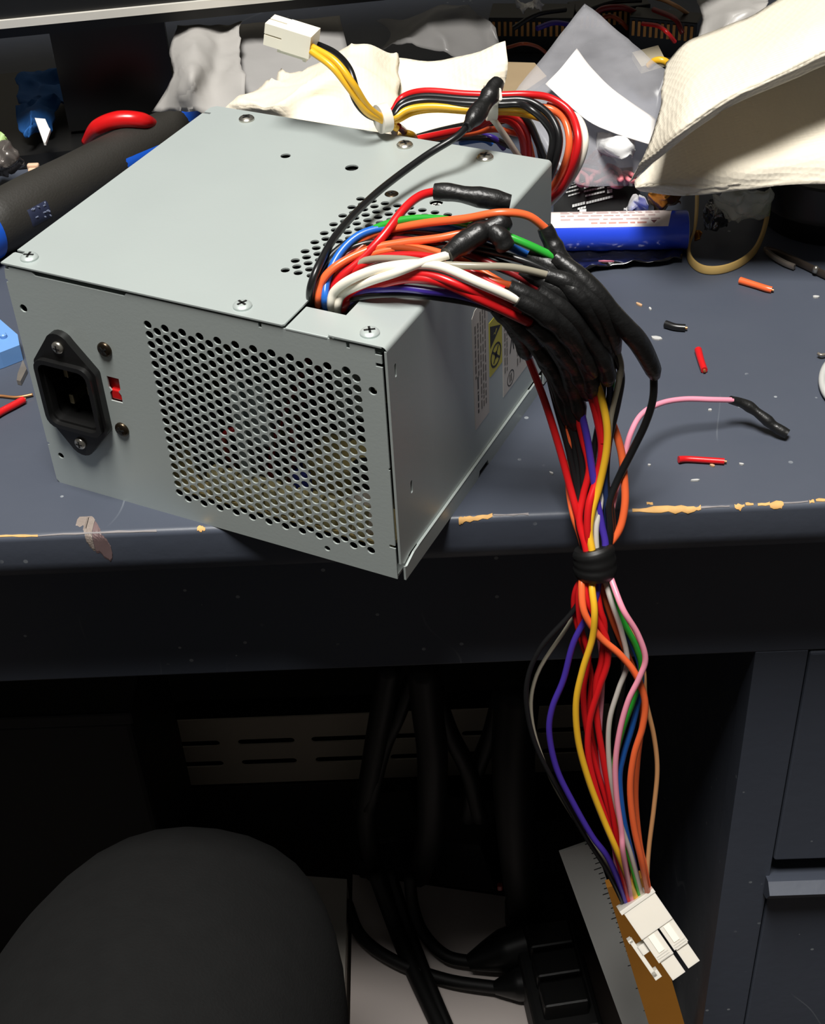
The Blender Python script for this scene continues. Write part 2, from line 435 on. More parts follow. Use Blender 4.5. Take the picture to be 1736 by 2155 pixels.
# top cover with right side, bent from one sheet
co = [(0, -0.4), (112.6, -0.4), (113.2, 0.2), (113.2, 30), (129.2, 30), (129.2, 0.2), (129.8, -0.4), (148.3, -0.4), (148.3, PD), (2, PD), (0.2, PD-2), (0.2, 132.4), (3.4, 132.6), (3.4, 131.2), (0, 131.0), (0, 8.9), (3.6, 8.9), (3.6, 7.4), (0.4, 7.4), (0, 6.8)]
th = [circ(52.5, 107.9, 2.0), circ(81.5, 107.6, 2.6), circ(123.5, 93.2, 2.5)]
for r in range(17):
    yy = 86.1 - 3.465*r
    for c in range(8):
        xx = 96.3 + 5.0*c + (2.5 if r % 2 else 0)
        if xx < 133 and not (yy < 34 and xx > 108): th.append(circ(xx, yy, 1.6, 12))
top = xf(plate(co, th, 0.6), lambda u, v, w_: L(u, v, PH+w_))
bend_v, bend_f = [], []
for k in range(7):
    a = math.radians(90*k/6)
    for y in (-0.4, PD): bend_v.append(L(148.3+1.7*math.sin(a), y, PH-1.7+1.7*math.cos(a)))
bend_f = [(2*k, 2*k+2, 2*k+3, 2*k+1) for k in range(6)]
side = xf(plate([(-0.4, 7.8), (0.4, 7.8), (2.0, 6.4), (7.0, 7.9), (PD, 7.9), (PD, PH-1.7), (-0.4, PH-1.7)], [rrect(4.1, 83, 5.3, 88, 0.55), rrect(10.1, 31.5, 11.5, 36.8, 0.6)], 0.9), lambda u, v, w_: L(150+w_, u, v))
mk('cover', join(top, (bend_v, bend_f), side), STEEL, psu, local=True, smooth=True, sharp=32)
# tab of the chassis that shows in the cable cut-out
mk('cable_tab', join(box(L(121.2, 7.0, 95.3), (0.0155, 0.0142, 0.001), 0.0003)), STEEL, psu, local=True)
# lip of the base pan along the foot of the right side
lip = [(0.6, 0.1), (45, 0.0), (64, 0.0), (65.2, 2.6), (73, 2.6), (73.6, 0.0), (127, 0.0), (128, 1.0), (128, 7.2), (118, 7.2), (13, 7.6), (8.0, 7.4), (2.0, 5.6), (0.6, 6.2)]
mk('base_lip', join(xf(plate(lip, [], 0.8), lambda u, v, w_: L(151.0+w_, u, v)), xf(plate([(131, 1), (138.6, 1), (138.6, 7), (131, 7)], [], 0.8), lambda u, v, w_: L(151.0+w_, u, v)),
     box(L(150.2, 64, 7.2), (0.0016, 0.104, 0.0008))), STEEL, psu, local=True)

# screws
def screw_mesh(r, h):
    dome = lathe([(r, 0), (r, h*0.45), (r*0.86, h*0.8), (r*0.6, h), (0.001*r, h*1.02)], 20)
    c1 = box((0, 0, h*0.98), (r*1.15, r*0.24, h*0.3)); c2 = box((0, 0, h*0.98), (r*0.24, r*1.15, h*0.3))
    return join(setm(dome, 0), setm(c1, 1), setm(c2, 1))
def screw(x, y, z, axis, r=3.3, h=1.5, m=BRIGHT, rot=0.4):
    M = {'z': Matrix.Identity(3), 'y': Matrix.Rotation(math.radians(90), 3, 'X'), 'x': Matrix.Rotation(math.radians(90), 3, 'Y')}[axis] @ Matrix.Rotation(rot, 3, 'Z')
    vs, fs, mi = screw_mesh(r/1000, h/1000); o = Vector(L(x, y, z))
    return mk('screw', ([M @ v + o for v in vs], fs, mi), [m, DARK], psu, smooth=True, local=True, sharp=40)
for i, (x, y) in enumerate(((8.0, 5.5), (20.9, 131.6), (92.2, 131.6), (125.7, 132.3), (95.0, 4.7), (141.4, 5.2))): screw(x, y, PH, 'z', 3.2, 1.5, BRIGHT if i in (1, 2, 3) else STEEL, 0.3+i)
screw(105.3, 93.5, PH-0.3, 'z', 2.6, 0.8, DARKST, 0.2)
screw(123.5, 93.2, PH-2.0, 'z', 2.3, 1.0, pm('shiny_rivet', (240, 240, 235), 0.3, 0.2, var=0.03), 0.1)
screw(37.9, -0.0, 69.9, 'y', 2.9, 1.4, DARKST, 0.7); screw(38.1, 0, 35.5, 'y', 2.9, 1.4, DARKST, 0.3)
# threaded bushes behind the corner holes
for x, z, r in ((143.8, 79, 1.5), (4.9, 79.2, 1.55), (5.2, 14.1, 1.3), (120.2, 5.1, 1.15)):
    mk('bush', ([Matrix.Rotation(math.radians(90), 3, 'X') @ v + Vector(L(x+0.4, 4.0, z-0.5)) for v in lathe([(r*1.5, 0), (r*1.5, 1e-3)] if False else [(r/1000*1.3, 0), (r/1000*1.3, 0.0008), (r/1000*0.4, 0.0016)], 14)[0]], lathe([(1, 0), (1, 1), (1, 2)], 14)[1]), BRIGHT, psu, local=True, smooth=True, sharp=40)

# mains inlet
def hullpath(cs):
    """outline round circles given in order"""
    o = []
    for x, z, r, a0, a1 in cs:
        n = 7
        for k in range(n+1):
            a = math.radians(a0+(a1-a0)*k/n); o.append((x+r*math.cos(a), z+r*math.sin(a)))
    return o
fl = hullpath([(19.4, 68.0, 5.6, 25, 155), (9.5, 58.5, 3.2, 150, 185), (9.5, 35.5, 3.2, 175, 215), (19.4, 26.0, 5.6, 205, 335), (30.3, 35.5, 3.2, 330, 365), (30.3, 58.5, 3.2, -5, 30)])
sock = mk('mains_inlet', join(xf(plate(fl, [rrect(10.2, 35.0, 29.6, 59.6, 3.0)], 3.0), lambda u, v, w_: L(u, -3.0-w_, v)),
    xf(plate(rrect(7.4, 32.2, 32.2, 62.0, 4.5), [rrect(9.2, 34.0, 30.4, 60.2, 3.4)], 21.0), lambda u, v, w_: L(u, -5.0-w_, v)),
    box(L(20, 15.6, 47), (0.023, 0.001, 0.028))), BLACKP, psu, local=True, smooth=True, sharp=40)
BRASS = pm('tinned_brass', (170, 160, 130), 0.3, 0.9, var=0.1)
for x, z, vert in ((24.5, 47.2, True), (15.2, 41.5, True), (15.2, 53.0, True)):
    mk('pin', box(L(x, 8.0, z), (0.002, 0.012, 0.004), 0.0004), BRASS, sock, local=True)
for z in (68.0, 26.0):
    vs, fs, mi = screw_mesh(0.0024, 0.0012); M = Matrix.Rotation(math.radians(90), 3, 'X')
    mk('screw', ([M @ v + Vector(L(19.4, -3.0, z)) for v in vs], fs, mi), [BRIGHT, DARK], sock, smooth=True, local=True, sharp=40)
# voltage switch
sw = mk('voltage_switch', join(box(L(38.4, 4.2, 53), (0.009, 0.004, 0.014)), box(L(38.4, 1.8, 50.4), (0.0044, 0.0030, 0.0042), 0.0005)), REDP, psu, local=True)
# inside, seen through the holes
TAN = pm('tan_circuit_board', (206, 186, 128), 0.6, var=0.2, scale=60)
mk('circuit_board', box(L(78, 62, 8), (0.13, 0.112, 0.0016)), TAN, psu, local=True)
SINK = pm('heat_sink_aluminium', (120, 128, 128), 0.4, 0.7)
for x0, y0 in ((84, 34), (110, 62)):
    mk('heat_sink', join(box(L(x0, y0, 36), (0.004, 0.05, 0.054)), *[box(L(x0+5, y0-22+k*6, 48), (0.012, 0.0014, 0.026)) for k in range(8)]), SINK, psu, local=True)
for x0, y0, r, h, m in ((62, 22, 9, 30, BLACKP), (66, 46, 9, 30, BLACKP), (124, 24, 5, 18, BLACKP), (136, 30, 5, 20, BLACKP), (100, 20, 4, 12, pm('blue_capacitor', (40, 50, 120), .5))):
    mk('capacitor', lathe([(r/1000, 0), (r/1000, h/1000*0.96), (r/1000*0.9, h/1000)], 16, o=L(x0, y0, 8.8)), m, psu, local=True, smooth=True, sharp=40)
mk('transformer', join(box(L(112, 30, 17), (0.024, 0.020, 0.016), 0.002)), pm('yellow_tape', (130, 118, 74), 0.5), psu, local=True)
mk('terminal_strip', join(*[box(L(70+k*6, 9, 14.5), (0.005, 0.006, 0.011), 0.0008) for k in range(11)]), pm('cream_plastic', (205, 192, 140), 0.5), psu, local=True)
mk('coil', tube([L(122, 12, 12), L(128, 14, 20), L(134, 12, 12), L(128, 10, 9)], 0.003, closed=True), pm('grey_white_coil', (190, 180, 165), 0.5), psu, local=True, smooth=True)
for k in range(4):
    mk('inner_wire', tube([L(70+8*k, 20, 12), L(74+9*k, 12+2*k, 34), L(82+6*k, 18, 40), L(90+4*k, 40, 60)], 0.0012), pm('inner_red', (150, 20, 24), 0.4) if k % 2 == 0 else pm('inner_maroon', (90, 30, 20), .5), psu, local=True, smooth=True)
# added black lining keeps the inside dark so the holes look black
mk('shade_lining', join(box(L(1.6, PD/2, 47), (0.0004, 0.132, 0.088)), box(L(74, PD-1.8, 47), (0.142, 0.0004, 0.088)), box(L(74, PD/2, 1.6), (0.142, 0.132, 0.0004)), box(L(148.4, PD/2+3, 47), (0.0004, 0.128, 0.086)), box(L(55, PD/2+6, 94.6), (0.074, 0.118, 0.0004))), DARK, psu, local=True)
# fan under the top vent
mk('fan', join(box(L(113, 60, 84), (0.06, 0.075, 0.006), 0.001), lathe([(0.014, 0), (0.014, 0.004)], 20, o=L(113, 60, 87))), BLACKP, psu, local=True)

# stickers on the right side
PAPER = pm('sticker_paper', (214, 208, 200), 0.45, var=0.05)
INK = pm('black_ink', (22, 22, 22), 0.6, var=0.1); INKG = pm('grey_ink', (116, 111, 106), 0.6, var=0.2, scale=400)
YEL = pm('sticker_yellow', (206, 196, 40), 0.45, var=0.05)
def on_side(pl, t=0.12, x=150.12): return xf(pl, lambda u, v, w_: L(x+w_, u, v))
lb = mk('sticker', on_side(plate([(64.2, 22.2), (64.6, 22.0), (77.2, 22.0), (77.2, 71.5), (76.0, 72.8), (66, 72.8), (63.4, 70.6)], [], 0.12)), PAPER, psu, local=True); tag(lb, 'tall narrow white text sticker')
def marks(y0, y1, z0, z1, step, m, seed, parent, cols=True, x=150.16):
    rr = random.Random(seed); P = []
    v = y0
    while v < y1:                      # text runs up the sticker
        z = z0
        while z < z1:
            l = rr.uniform(0.8, 4.0); P.append(box(L(x, v, min(z+l/2, z1)), (0.00006, step*0.42/1000, l/1000))); z += l+rr.uniform(0.5, 1.2)
        v += step
    return mk('print', join(*P), m, parent, local=True)
marks(65.8, 68.6, 44, 66, 2.4, INKG, 1, lb); marks(70.4, 76.0, 28, 69, 2.0, INKG, 2, lb); marks(67.4, 68.0, 28, 42, 2.0, INK, 3, lb)
yl = mk('sticker', on_side(plate([(78.2, 37.2), (78.8, 36.8), (90, 36.8), (90, 60.4), (78.2, 60.4)], [], 0.12)), YEL, psu, local=True); tag(yl, 'yellow shock hazard sticker')
tri = plate([(79.0, 49.2), (88.8, 54.0), (79.0, 58.6)], [[(81.2, 53.2), (82.6, 54.4), (83.4, 53.6), (84.4, 55.0), (85.8, 54.4), (84.6, 53.6), (83.6, 52.6), (82.8, 53.6)]], 0.06)
ring = plate(circ(84, 43.6, 5.0, 28), [circ(84, 43.6, 4.2, 28)], 0.06)
bars = join(plate([(80.3, 46.4), (81.0, 47.0), (87.8, 40.8), (87.1, 40.2)], [], 0.06), plate([(81.6, 41.2), (82.1, 40.6), (86.6, 46.2), (86.1, 46.8)], [], 0.06), plate([(83, 42), (85.2, 42), (85.2, 45), (83, 45)], [], 0.06))
mk('hazard_symbol', join(on_side(tri, x=150.19), on_side(ring, x=150.19), on_side(bars, x=150.19)), INK, yl, local=True)
l3 = mk('sticker', on_side(plate([(90.8, 20.0), (128, 20.0), (128, 62), (90.8, 62)], [], 0.12)), PAPER, psu, local=True); tag(l3, 'white rating sticker with approval marks')
marks(92.6, 96.5, 30, 60, 2.0, INKG, 5, l3); marks(105, 126, 26, 60, 2.6, INKG, 6, l3)
mk('approval_mark', join(on_side(plate(circ(98.0, 24.6, 3.4, 24), [circ(98.0, 24.6, 3.0, 24)], 0.06), x=150.19), on_side(plate(circ(99.5, 52, 4.5, 24), [circ(99.5, 52, 3.7, 24)], 0.06), x=150.19),
    on_side(plate(rect(97, 22.8, 97.6, 26.4), [], 0.06), x=150.19), on_side(plate(rect(98.4, 22.8, 99.0, 26.4), [], 0.06), x=150.19), on_side(plate([(98, 36), (99.4, 41), (100.8, 36), (101.6, 36), (99.8, 43.5), (99.0, 43.5), (97.2, 36)], [], 0.06), x=150.19)), INK, l3, local=True)
# ------------------------------------------------------------------ spliced wire harness
WC = {'black': (24, 24, 25), 'red': (205, 26, 30), 'orange': (238, 104, 56), 'yellow': (232, 178, 42), 'white': (244, 238, 222), 'blue': (36, 104, 196), 'green': (44, 160, 52),
      'purple': (66, 46, 150), 'grey': (150, 144, 128), 'pink': (240, 150, 172), 'brown': (150, 62, 24), 'tan': (206, 150, 100), 'dkblue': (30, 44, 80), 'lightgrey': (190, 184, 176), 'maroon': (120, 22, 26)}
def wm(c): return pm('wire_'+c, WC[c], 0.3, var=0.04, scale=30, spec=0.5)
SLEEVE = pm('heat_shrink', (22, 22, 22), 0.4, var=0.25, scale=120, bump=0.5, bscale=260)
TAPE = pm('black_tape', (12, 12, 12), 0.5, var=0.2, scale=60)
harness = thing('wire_harness', 'bundle of coloured wires with black heat-shrink splices hanging over the desk edge', 'wire harness', az(1250, 1100, 0))
def wire(col, pts, d=2.6, par=None, name='wire'):
    P = [az(*p) for p in pts]
    return mk(name, tube(P, d/2000.0, per=7, sides=9), wm(col), par or harness, smooth=True, sharp=60)
def lump(n, a, b, seed):
    rr = random.Random(seed); return [a+(b-a)*rr.random() for _ in range(n)]
def sleeve(pts, d=5.6, seed=1, ends=(0.75, 0.75), par=None, jag=False):
    P = [az(*p) for p in pts]; n = 11
    rad = [d/2000*k for k in lump(n, 0.86, 1.14, seed)]; rad[0] = d/2000*ends[0]; rad[1] = d/2000*(ends[0]+0.1); rad[-1] = d/2000*ends[1]
    return mk('heat_shrink', tube(P, 0, per=8, sides=12, radii=rad), SLEEVE, par or harness, smooth=True, sharp=60)

# wires out of the cable cut-out up to their splices: pixel, pixel, height in mm
hx = [(646+9.0*i, 636+2.5*i) for i in range(8)]
U = [
 ('black', [(652, 640, 84), (652, 632, 95), (655, 600, 102), (675, 550, 107), (715, 485, 108), (790, 408, 106), (890, 332, 108), (960, 288, 112), (985, 262, 114)], 2.7),
 ('black', [(660, 640, 84), (661, 628, 95), (666, 590, 101), (700, 535, 106), (760, 498, 109), (850, 495, 110), (950, 520, 109), (1040, 548, 107), (1110, 575, 104)], 2.4),
 ('orange', [(671, 644, 84), (670, 634, 95), (675, 596, 101), (710, 558, 106), (780, 524, 109), (850, 510, 111), (930, 500, 113), (1000, 483, 115)], 2.7),
 ('blue', [(687, 648, 84), (684, 636, 95), (688, 590, 101), (716, 532, 107), (762, 492, 111), (830, 477, 113), (910, 477, 114), (990, 489, 113), (1050, 508, 111), (1120, 542, 106)], 2.8),
 ('red', [(692, 640, 84), (694, 626, 94), (712, 588, 101), (755, 550, 106), (805, 498, 112), (850, 440, 117), (885, 412, 118), (925, 402, 117)], 3.0),
 ('white', [(704, 658, 84), (698, 644, 94), (704, 614, 100), (740, 587, 106), (800, 565, 110), (870, 556, 112), (930, 562, 112), (1010, 596, 108), (1095, 634, 100)], 3.2),
 ('white', [(712, 660, 84), (710, 646, 94), (722, 618, 99), (770, 595, 105), (830, 575, 110), (890, 552, 113), (945, 536, 115)], 2.9),
 ('red', [(722, 655, 84), (724, 642, 93), (750, 618, 98), (800, 600, 103), (860, 586, 107), (930, 594, 107), (1020, 634, 101), (1122, 682, 90)], 3.2),
 ('red', [(715, 640, 84), (718, 628, 94), (745, 600, 100), (820, 582, 106), (900, 578, 109), (980, 606, 106), (1095, 655, 95)], 2.8),
 ('red', [(700, 636, 84), (706, 618, 95), (740, 572, 103), (810, 541, 108), (900, 540, 110), (980, 566, 109), (1060, 610, 104)], 2.6),
 ('orange', [(690, 636, 84), (694, 612, 96), (724, 560, 104), (790, 532, 108), (880, 522, 110), (970, 548, 109), (1040, 586, 105), (1100, 622, 100)], 2.4),
 ('maroon', [(684, 634, 84), (686, 608, 96), (714, 550, 104), (780, 510, 108), (870, 506, 110), (960, 528, 109), (1060, 566, 106), (1140, 610, 100)], 2.4),
 ('green', [(678, 634, 84), (680, 606, 96), (706, 545, 105), (760, 497, 110), (820, 470, 114), (880, 460, 116), (950, 464, 117), (1030, 484, 116), (1100, 510, 113), (1178, 546, 107)], 2.7),
 ('orange', [(676, 634, 84), (676, 610, 96), (700, 550, 104), (780, 495, 110), (880, 472, 115), (980, 460, 120), (1050, 448, 123), (1110, 454, 121), (1152, 484, 115)], 2.7),
 ('grey', [(700, 632, 84), (706, 606, 97), (760, 552, 106), (840, 545, 110), (920, 556, 112), (1000, 560, 112), (1080, 563, 110), (1165, 582, 104)], 2.5),
 ('brown', [(690, 626, 84), (700, 590, 98), (770, 532, 107), (860, 524, 110), (960, 556, 109), (1040, 592, 106), (1100, 606, 103)], 2.6),
 ('black', [(664, 634, 84), (668, 604, 97), (700, 546, 105), (770, 512, 108), (860, 512, 109), (960, 534, 108), (1070, 572, 105), (1180, 622, 98)], 2.4),
 ('black', [(668, 636, 84), (672, 610, 97), (720, 548, 104), (800, 526, 107), (900, 520, 109), (1000, 525, 110), (1100, 548, 108), (1180, 584, 103)], 2.4),
 ('black', [(672, 640, 84), (680, 612, 96), (740, 560, 103), (840, 530, 107), (940, 548, 108), (1030, 590, 104), (1120, 640, 97)], 2.4),
 ('purple', [(726, 652, 84), (730, 640, 93), (770, 614, 100), (830, 606, 103), (900, 612, 103), (970, 622, 101), (1055, 650, 93)], 2.7),
 ('black', [(722, 648, 84), (728, 634, 94), (780, 622, 99.6), (860, 620, 100), (930, 628, 99.5), (1000, 640, 97), (1060, 660, 90)], 2.2),
 ('brown', [(696, 630, 84), (700, 600, 97), (750, 530, 106), (800, 500, 109), (860, 492, 110.5), (940, 500, 110), (1040, 530, 108)], 2.2),
 ('black', [(680, 630, 84), (684, 600, 97), (720, 530, 105), (800, 490, 109), (880, 487, 110), (970, 500, 110), (1060, 530, 108)], 2.2),
]
for c, p, d in U: wire(c, p, d)
# capped ends above the supply
sleeve([(982, 268, 114), (1005, 238, 116), (1028, 205, 119), (1048, 172, 122)], 7.0, 3, (0.55, 0.75))
sleeve([(914, 403, 118), (950, 405, 118), (990, 412, 117), (1035, 419, 116), (1074, 426, 115)], 6.4, 4, (0.85, 0.8))
sleeve([(940, 537, 115), (975, 512, 116), (1010, 490, 118), (1045, 475, 119), (1070, 462, 120)], 6.6, 5, (0.8, 0.75))
sleeve([(992, 486, 116), (1025, 482, 118), (1052, 498, 117), (1066, 526, 113)], 6.4, 6, (0.85, 0.75))
# splices
SL = [
 [(1168, 541, 108), (1210, 575, 104), (1262, 626, 97), (1310, 682, 87), (1345, 722, 78), (1370, 768, 67), (1378, 792, 61)],
 [(1150, 578, 105), (1200, 598, 102), (1250, 636, 96), (1282, 686, 86), (1296, 738, 73)],
 [(1095, 570, 105), (1160, 602, 101), (1225, 650, 93), (1270, 712, 79), (1286, 762, 67)],
 [(1112, 538, 107), (1170, 566, 104), (1225, 610, 98), (1268, 668, 88), (1284, 728, 75)],
 [(1088, 631, 101), (1140, 658, 96), (1190, 702, 86), (1226, 752, 73), (1250, 800, 60)],
 [(1116, 679, 91), (1160, 712, 83), (1198, 758, 71), (1222, 800, 60), (1238, 836, 51)],
 [(1070, 604, 104), (1130, 634, 99), (1185, 682, 90), (1228, 742, 76), (1252, 786, 65)],
 [(1060, 655, 92), (1110, 704, 80), (1150, 760, 66), (1180, 826, 51), (1196, 890, 39)],
 [(1040, 645, 94), (1070, 676, 86), (1094, 712, 76), (1110, 750, 65)],
 [(1096, 655, 94), (1146, 700, 84), (1186, 758, 70), (1208, 822, 54), (1222, 880, 42)],
 [(1146, 478, 116), (1162, 512, 111), (1186, 552, 106), (1232, 602, 99), (1290, 655, 91)],
 [(1130, 612, 101), (1190, 655, 94), (1240, 712, 82), (1272, 765, 70), (1280, 805, 60)],
 [(1104, 625, 99), (1160, 672, 91), (1208, 730, 78), (1240, 790, 63), (1246, 832, 53)],
 [(1120, 720, 76), (1160, 768, 65), (1192, 830, 51), (1210, 900, 37)],
 [(1176, 586, 104), (1226, 632, 97), (1264, 690, 85), (1278, 742, 72), (1283, 785, 62)],
]
for i, p in enumerate(SL): sleeve(p, 6.3 if i not in (8,) else 5.6, 20+i, (0.8, 0.62))
# wires below the splices, gathered into the tape at the desk edge
Lw = [
 ('red', [(1106, 738, 68), (1120, 775, 60), (1148, 850, 46), (1176, 940, 31), (1198, 1020, 18), (1214, 1080, 9), (1228, 1140, -2), (1235, 1190, -8)], 2.7),
 ('black', [(1150, 768, 58), (1170, 850, 45), (1195, 940, 30), (1212, 1020, 17), (1218, 1080, 8), (1226, 1140, -2), (1232, 1190, -8)], 2.6),
 ('orange', [(1184, 842, 46), (1196, 905, 36), (1200, 960, 26), (1196, 1020, 15), (1206, 1085, 7), (1224, 1140, -3), (1234, 1190, -9)], 2.4),
 ('black', [(1198, 885, 40), (1210, 950, 28), (1218, 1020, 17), (1216, 1090, 7), (1228, 1145, -2), (1236, 1190, -8)], 2.8),
 ('red', [(1214, 870, 44), (1228, 930, 33), (1240, 985, 24), (1228, 1040, 15), (1219, 1095, 7), (1232, 1150, -1), (1240, 1190, -7)], 2.7),
 ('purple', [(1222, 862, 46), (1236, 925, 35), (1246, 990, 24), (1256, 1050, 14), (1266, 1105, 5), (1274, 1150, -2), (1262, 1190, -8)], 2.7),
 ('red', [(1240, 822, 55), (1256, 880, 44), (1266, 940, 33), (1258, 1000, 22), (1240, 1060, 14), (1236, 1110, 6), (1240, 1150, -1), (1246, 1190, -7)], 2.8),
 ('red', [(1246, 812, 58), (1262, 870, 46), (1268, 930, 35)], 2.8),
 ('yellow', [(1248, 788, 64), (1264, 832, 54), (1277, 895, 43), (1276, 950, 33), (1262, 1020, 20), (1246, 1075, 11), (1240, 1120, 4), (1246, 1160, -2), (1250, 1195, -8)], 2.8),
 ('grey', [(1296, 732, 74), (1306, 772, 66), (1300, 820, 56), (1286, 880, 44), (1276, 950, 31), (1262, 1030, 17), (1254, 1100, 6), (1252, 1150, -2), (1254, 1195, -8)], 2.5),
 ('green', [(1272, 724, 76), (1284, 760, 68), (1288, 800, 59), (1280, 850, 48)], 2.4),
 ('dkblue', [(1283, 780, 63), (1284, 840, 51), (1276, 920, 36), (1272, 1000, 22), (1278, 1080, 8), (1280, 1140, -2), (1268, 1190, -8)], 2.6),
 ('black', [(1290, 745, 72), (1308, 790, 62), (1300, 850, 50), (1282, 930, 34), (1276, 1010, 20), (1288, 1080, 8), (1288, 1130, -1), (1272, 1190, -8)], 2.4),
 ('black', [(1376, 786, 62), (1374, 840, 52), (1358, 892, 42), (1330, 950, 31), (1300, 1010, 20), (1282, 1060, 12), (1284, 1110, 4), (1280, 1150, -3), (1270, 1190, -9)], 2.8),
 ('orange', [(1278, 870, 40), (1294, 905, 36), (1308, 955, 28), (1314, 1010, 19), (1315, 1060, 11), (1306, 1108, 3), (1288, 1138, -2), (1266, 1156, -4), (1258, 1192, -9)], 2.9),
 ('black', [(1270, 790, 60), (1264, 870, 44), (1250, 950, 29), (1244, 1030, 16), (1262, 1100, 5), (1268, 1150, -3), (1262, 1190, -9)], 2.6),
 ('black', [(1196, 860, 44), (1222, 960, 27), (1232, 1050, 13), (1252, 1110, 4), (1256, 1190, -9)], 2.6),
 ('lightgrey', [(1266, 1000, 21), (1264, 1060, 12), (1255, 1110, 5), (1256, 1160, -3), (1256, 1195, -9)], 2.0),
]
for c, p, d in Lw: wire(c, p, d)
# pink wire resting its capped end on the desk
wire('pink', [(1542, 842, 14), (1500, 841, 16), (1440, 840, 18), (1390, 849, 20), (1350, 872, 22), (1326, 915, 22), (1312, 970, 18), (1298, 1025, 13), (1286, 1080, 7), (1280, 1140, -2), (1270, 1190, -8)], 2.2)
sleeve([(1536, 841, 14), (1570, 852, 11), (1605, 877, 7.5), (1632, 899, 4.5), (1657, 914, 2.6)], 4.2, 9, (0.75, 0.95))

# black tape round the bundle
tp = [az(1246, 1150, -3) , az(1250, 1168, -6), az(1252, 1190, -10), az(1252, 1212, -14)]
mk('tape_wrap', tube(tp, 0, per=8, sides=18, radii=[0.0066, 0.0075, 0.0078, 0.0076, 0.0079, 0.0077, 0.0080, 0.0078, 0.0070]), TAPE, harness, smooth=True, sharp=50)
# hanging tail below the tape: pixel, pixel, distance plane in mm
def tail(col, pts, d=2.2, k=0.0):
    n = len(pts); P = []
    for i, (x, y) in enumerate(pts):
        t = (y-1200)/700.0; P.append(ay(x, y, -20 - 22*max(0, t) + k*min(1.0, max(0.0, (y-1205)/60.0))*min(1.0, max(0.15, (1900-y)/90.0))))
    return mk('wire', tube(P, d/2000.0, per=7, sides=9), wm(col), harness, smooth=True, sharp=60)
tail('orange', [(1228, 1205), (1224, 1235), (1230, 1290), (1262, 1340), (1305, 1378), (1338, 1420), (1357, 1475), (1352, 1530), (1334, 1590), (1326, 1660), (1334, 1740), (1352, 1820), (1366, 1892)], 2.7, -7)
tail('yellow', [(1246, 1205), (1246, 1240), (1251, 1290), (1246, 1345), (1226, 1410), (1212, 1480), (1217, 1560), (1238, 1640), (1268, 1720), (1302, 1800), (1340, 1896)], 2.6, -8)
tail('pink', [(1280, 1200), (1292, 1235), (1312, 1285), (1342, 1335), (1358, 1385), (1346, 1425), (1322, 1475), (1304, 1540), (1295, 1610), (1298, 1680), (1308, 1750), (1312, 1800), (1330, 1893)], 2.3, -10)
tail('red', [(1238, 1205), (1232, 1250), (1254, 1300), (1276, 1345), (1278, 1395), (1260, 1450), (1240, 1520), (1238, 1590), (1254, 1660), (1280, 1740), (1304, 1820), (1326, 1900)], 2.6, -5)
tail('red', [(1234, 1205), (1218, 1250), (1222, 1320), (1238, 1380), (1228, 1450), (1232, 1520), (1250, 1600), (1274, 1680), (1298, 1770), (1326, 1895)], 2.4, -1)
tail('red', [(1250, 1205), (1262, 1280), (1272, 1320), (1266, 1390), (1254, 1440), (1256, 1510), (1270, 1600), (1288, 1700), (1302, 1780), (1332, 1894)], 2.6, -3)
tail('red', [(1236, 1205), (1212, 1240), (1208, 1285), (1224, 1350), (1244, 1420), (1240, 1500), (1252, 1580), (1282, 1690), (1296, 1800), (1316, 1904)], 2.2, 2)
tail('purple', [(1262, 1205), (1250, 1270), (1208, 1350), (1186, 1430), (1162, 1490), (1156, 1545), (1172, 1620), (1206, 1690), (1246, 1760), (1282, 1810), (1320, 1902)], 2.5, -3)
tail('black', [(1240, 1205), (1210, 1280), (1140, 1360), (1110, 1430), (1110, 1500), (1132, 1580), (1180, 1670), (1232, 1760), (1276, 1830), (1314, 1906)], 2.0, 0)
tail('lightgrey', [(1268, 1205), (1286, 1265), (1308, 1330), (1320, 1395), (1302, 1450), (1284, 1510), (1280, 1570), (1286, 1640), (1302, 1720), (1328, 1800), (1352, 1890)], 2.1, -4)
tail('blue', [(1272, 1205), (1298, 1285), (1326, 1345), (1348, 1405), (1346, 1460), (1330, 1530), (1312, 1590), (1304, 1640), (1312, 1720), (1332, 1810), (1350, 1890)], 2.4, -1)
tail('green', [(1276, 1205), (1308, 1300), (1338, 1360), (1350, 1410), (1334, 1470), (1312, 1530), (1296, 1590), (1290, 1640), (1300, 1720), (1326, 1810), (1348, 1892)], 2.4, -3)
tail('tan', [(1282, 1205), (1320, 1310), (1352, 1400), (1358, 1470), (1376, 1550), (1383, 1620), (1376, 1700), (1366, 1780), (1362, 1840), (1364, 1886)], 2.0, 3)
tail('orange', [(1256, 1205), (1290, 1310), (1330, 1400), (1352, 1460), (1350, 1530), (1342, 1600), (1338, 1680), (1346, 1770), (1358, 1830), (1368, 1888)], 2.3, 2)
tail('black', [(1262, 1205), (1284, 1290), (1312, 1400), (1300, 1520), (1294, 1640), (1306, 1740), (1330, 1890)], 2.2, 4)
tail('pink', [(1246, 1205), (1256, 1300), (1268, 1420), (1262, 1540), (1268, 1620), (1286, 1720), (1294, 1800), (1300, 1850), (1318, 1905)], 2.0, 1)
tail('grey', [(1240, 1205), (1205, 1300), (1130, 1420), (1120, 1520), (1160, 1640), (1220, 1740), (1280, 1824), (1312, 1902)], 1.6, 3)

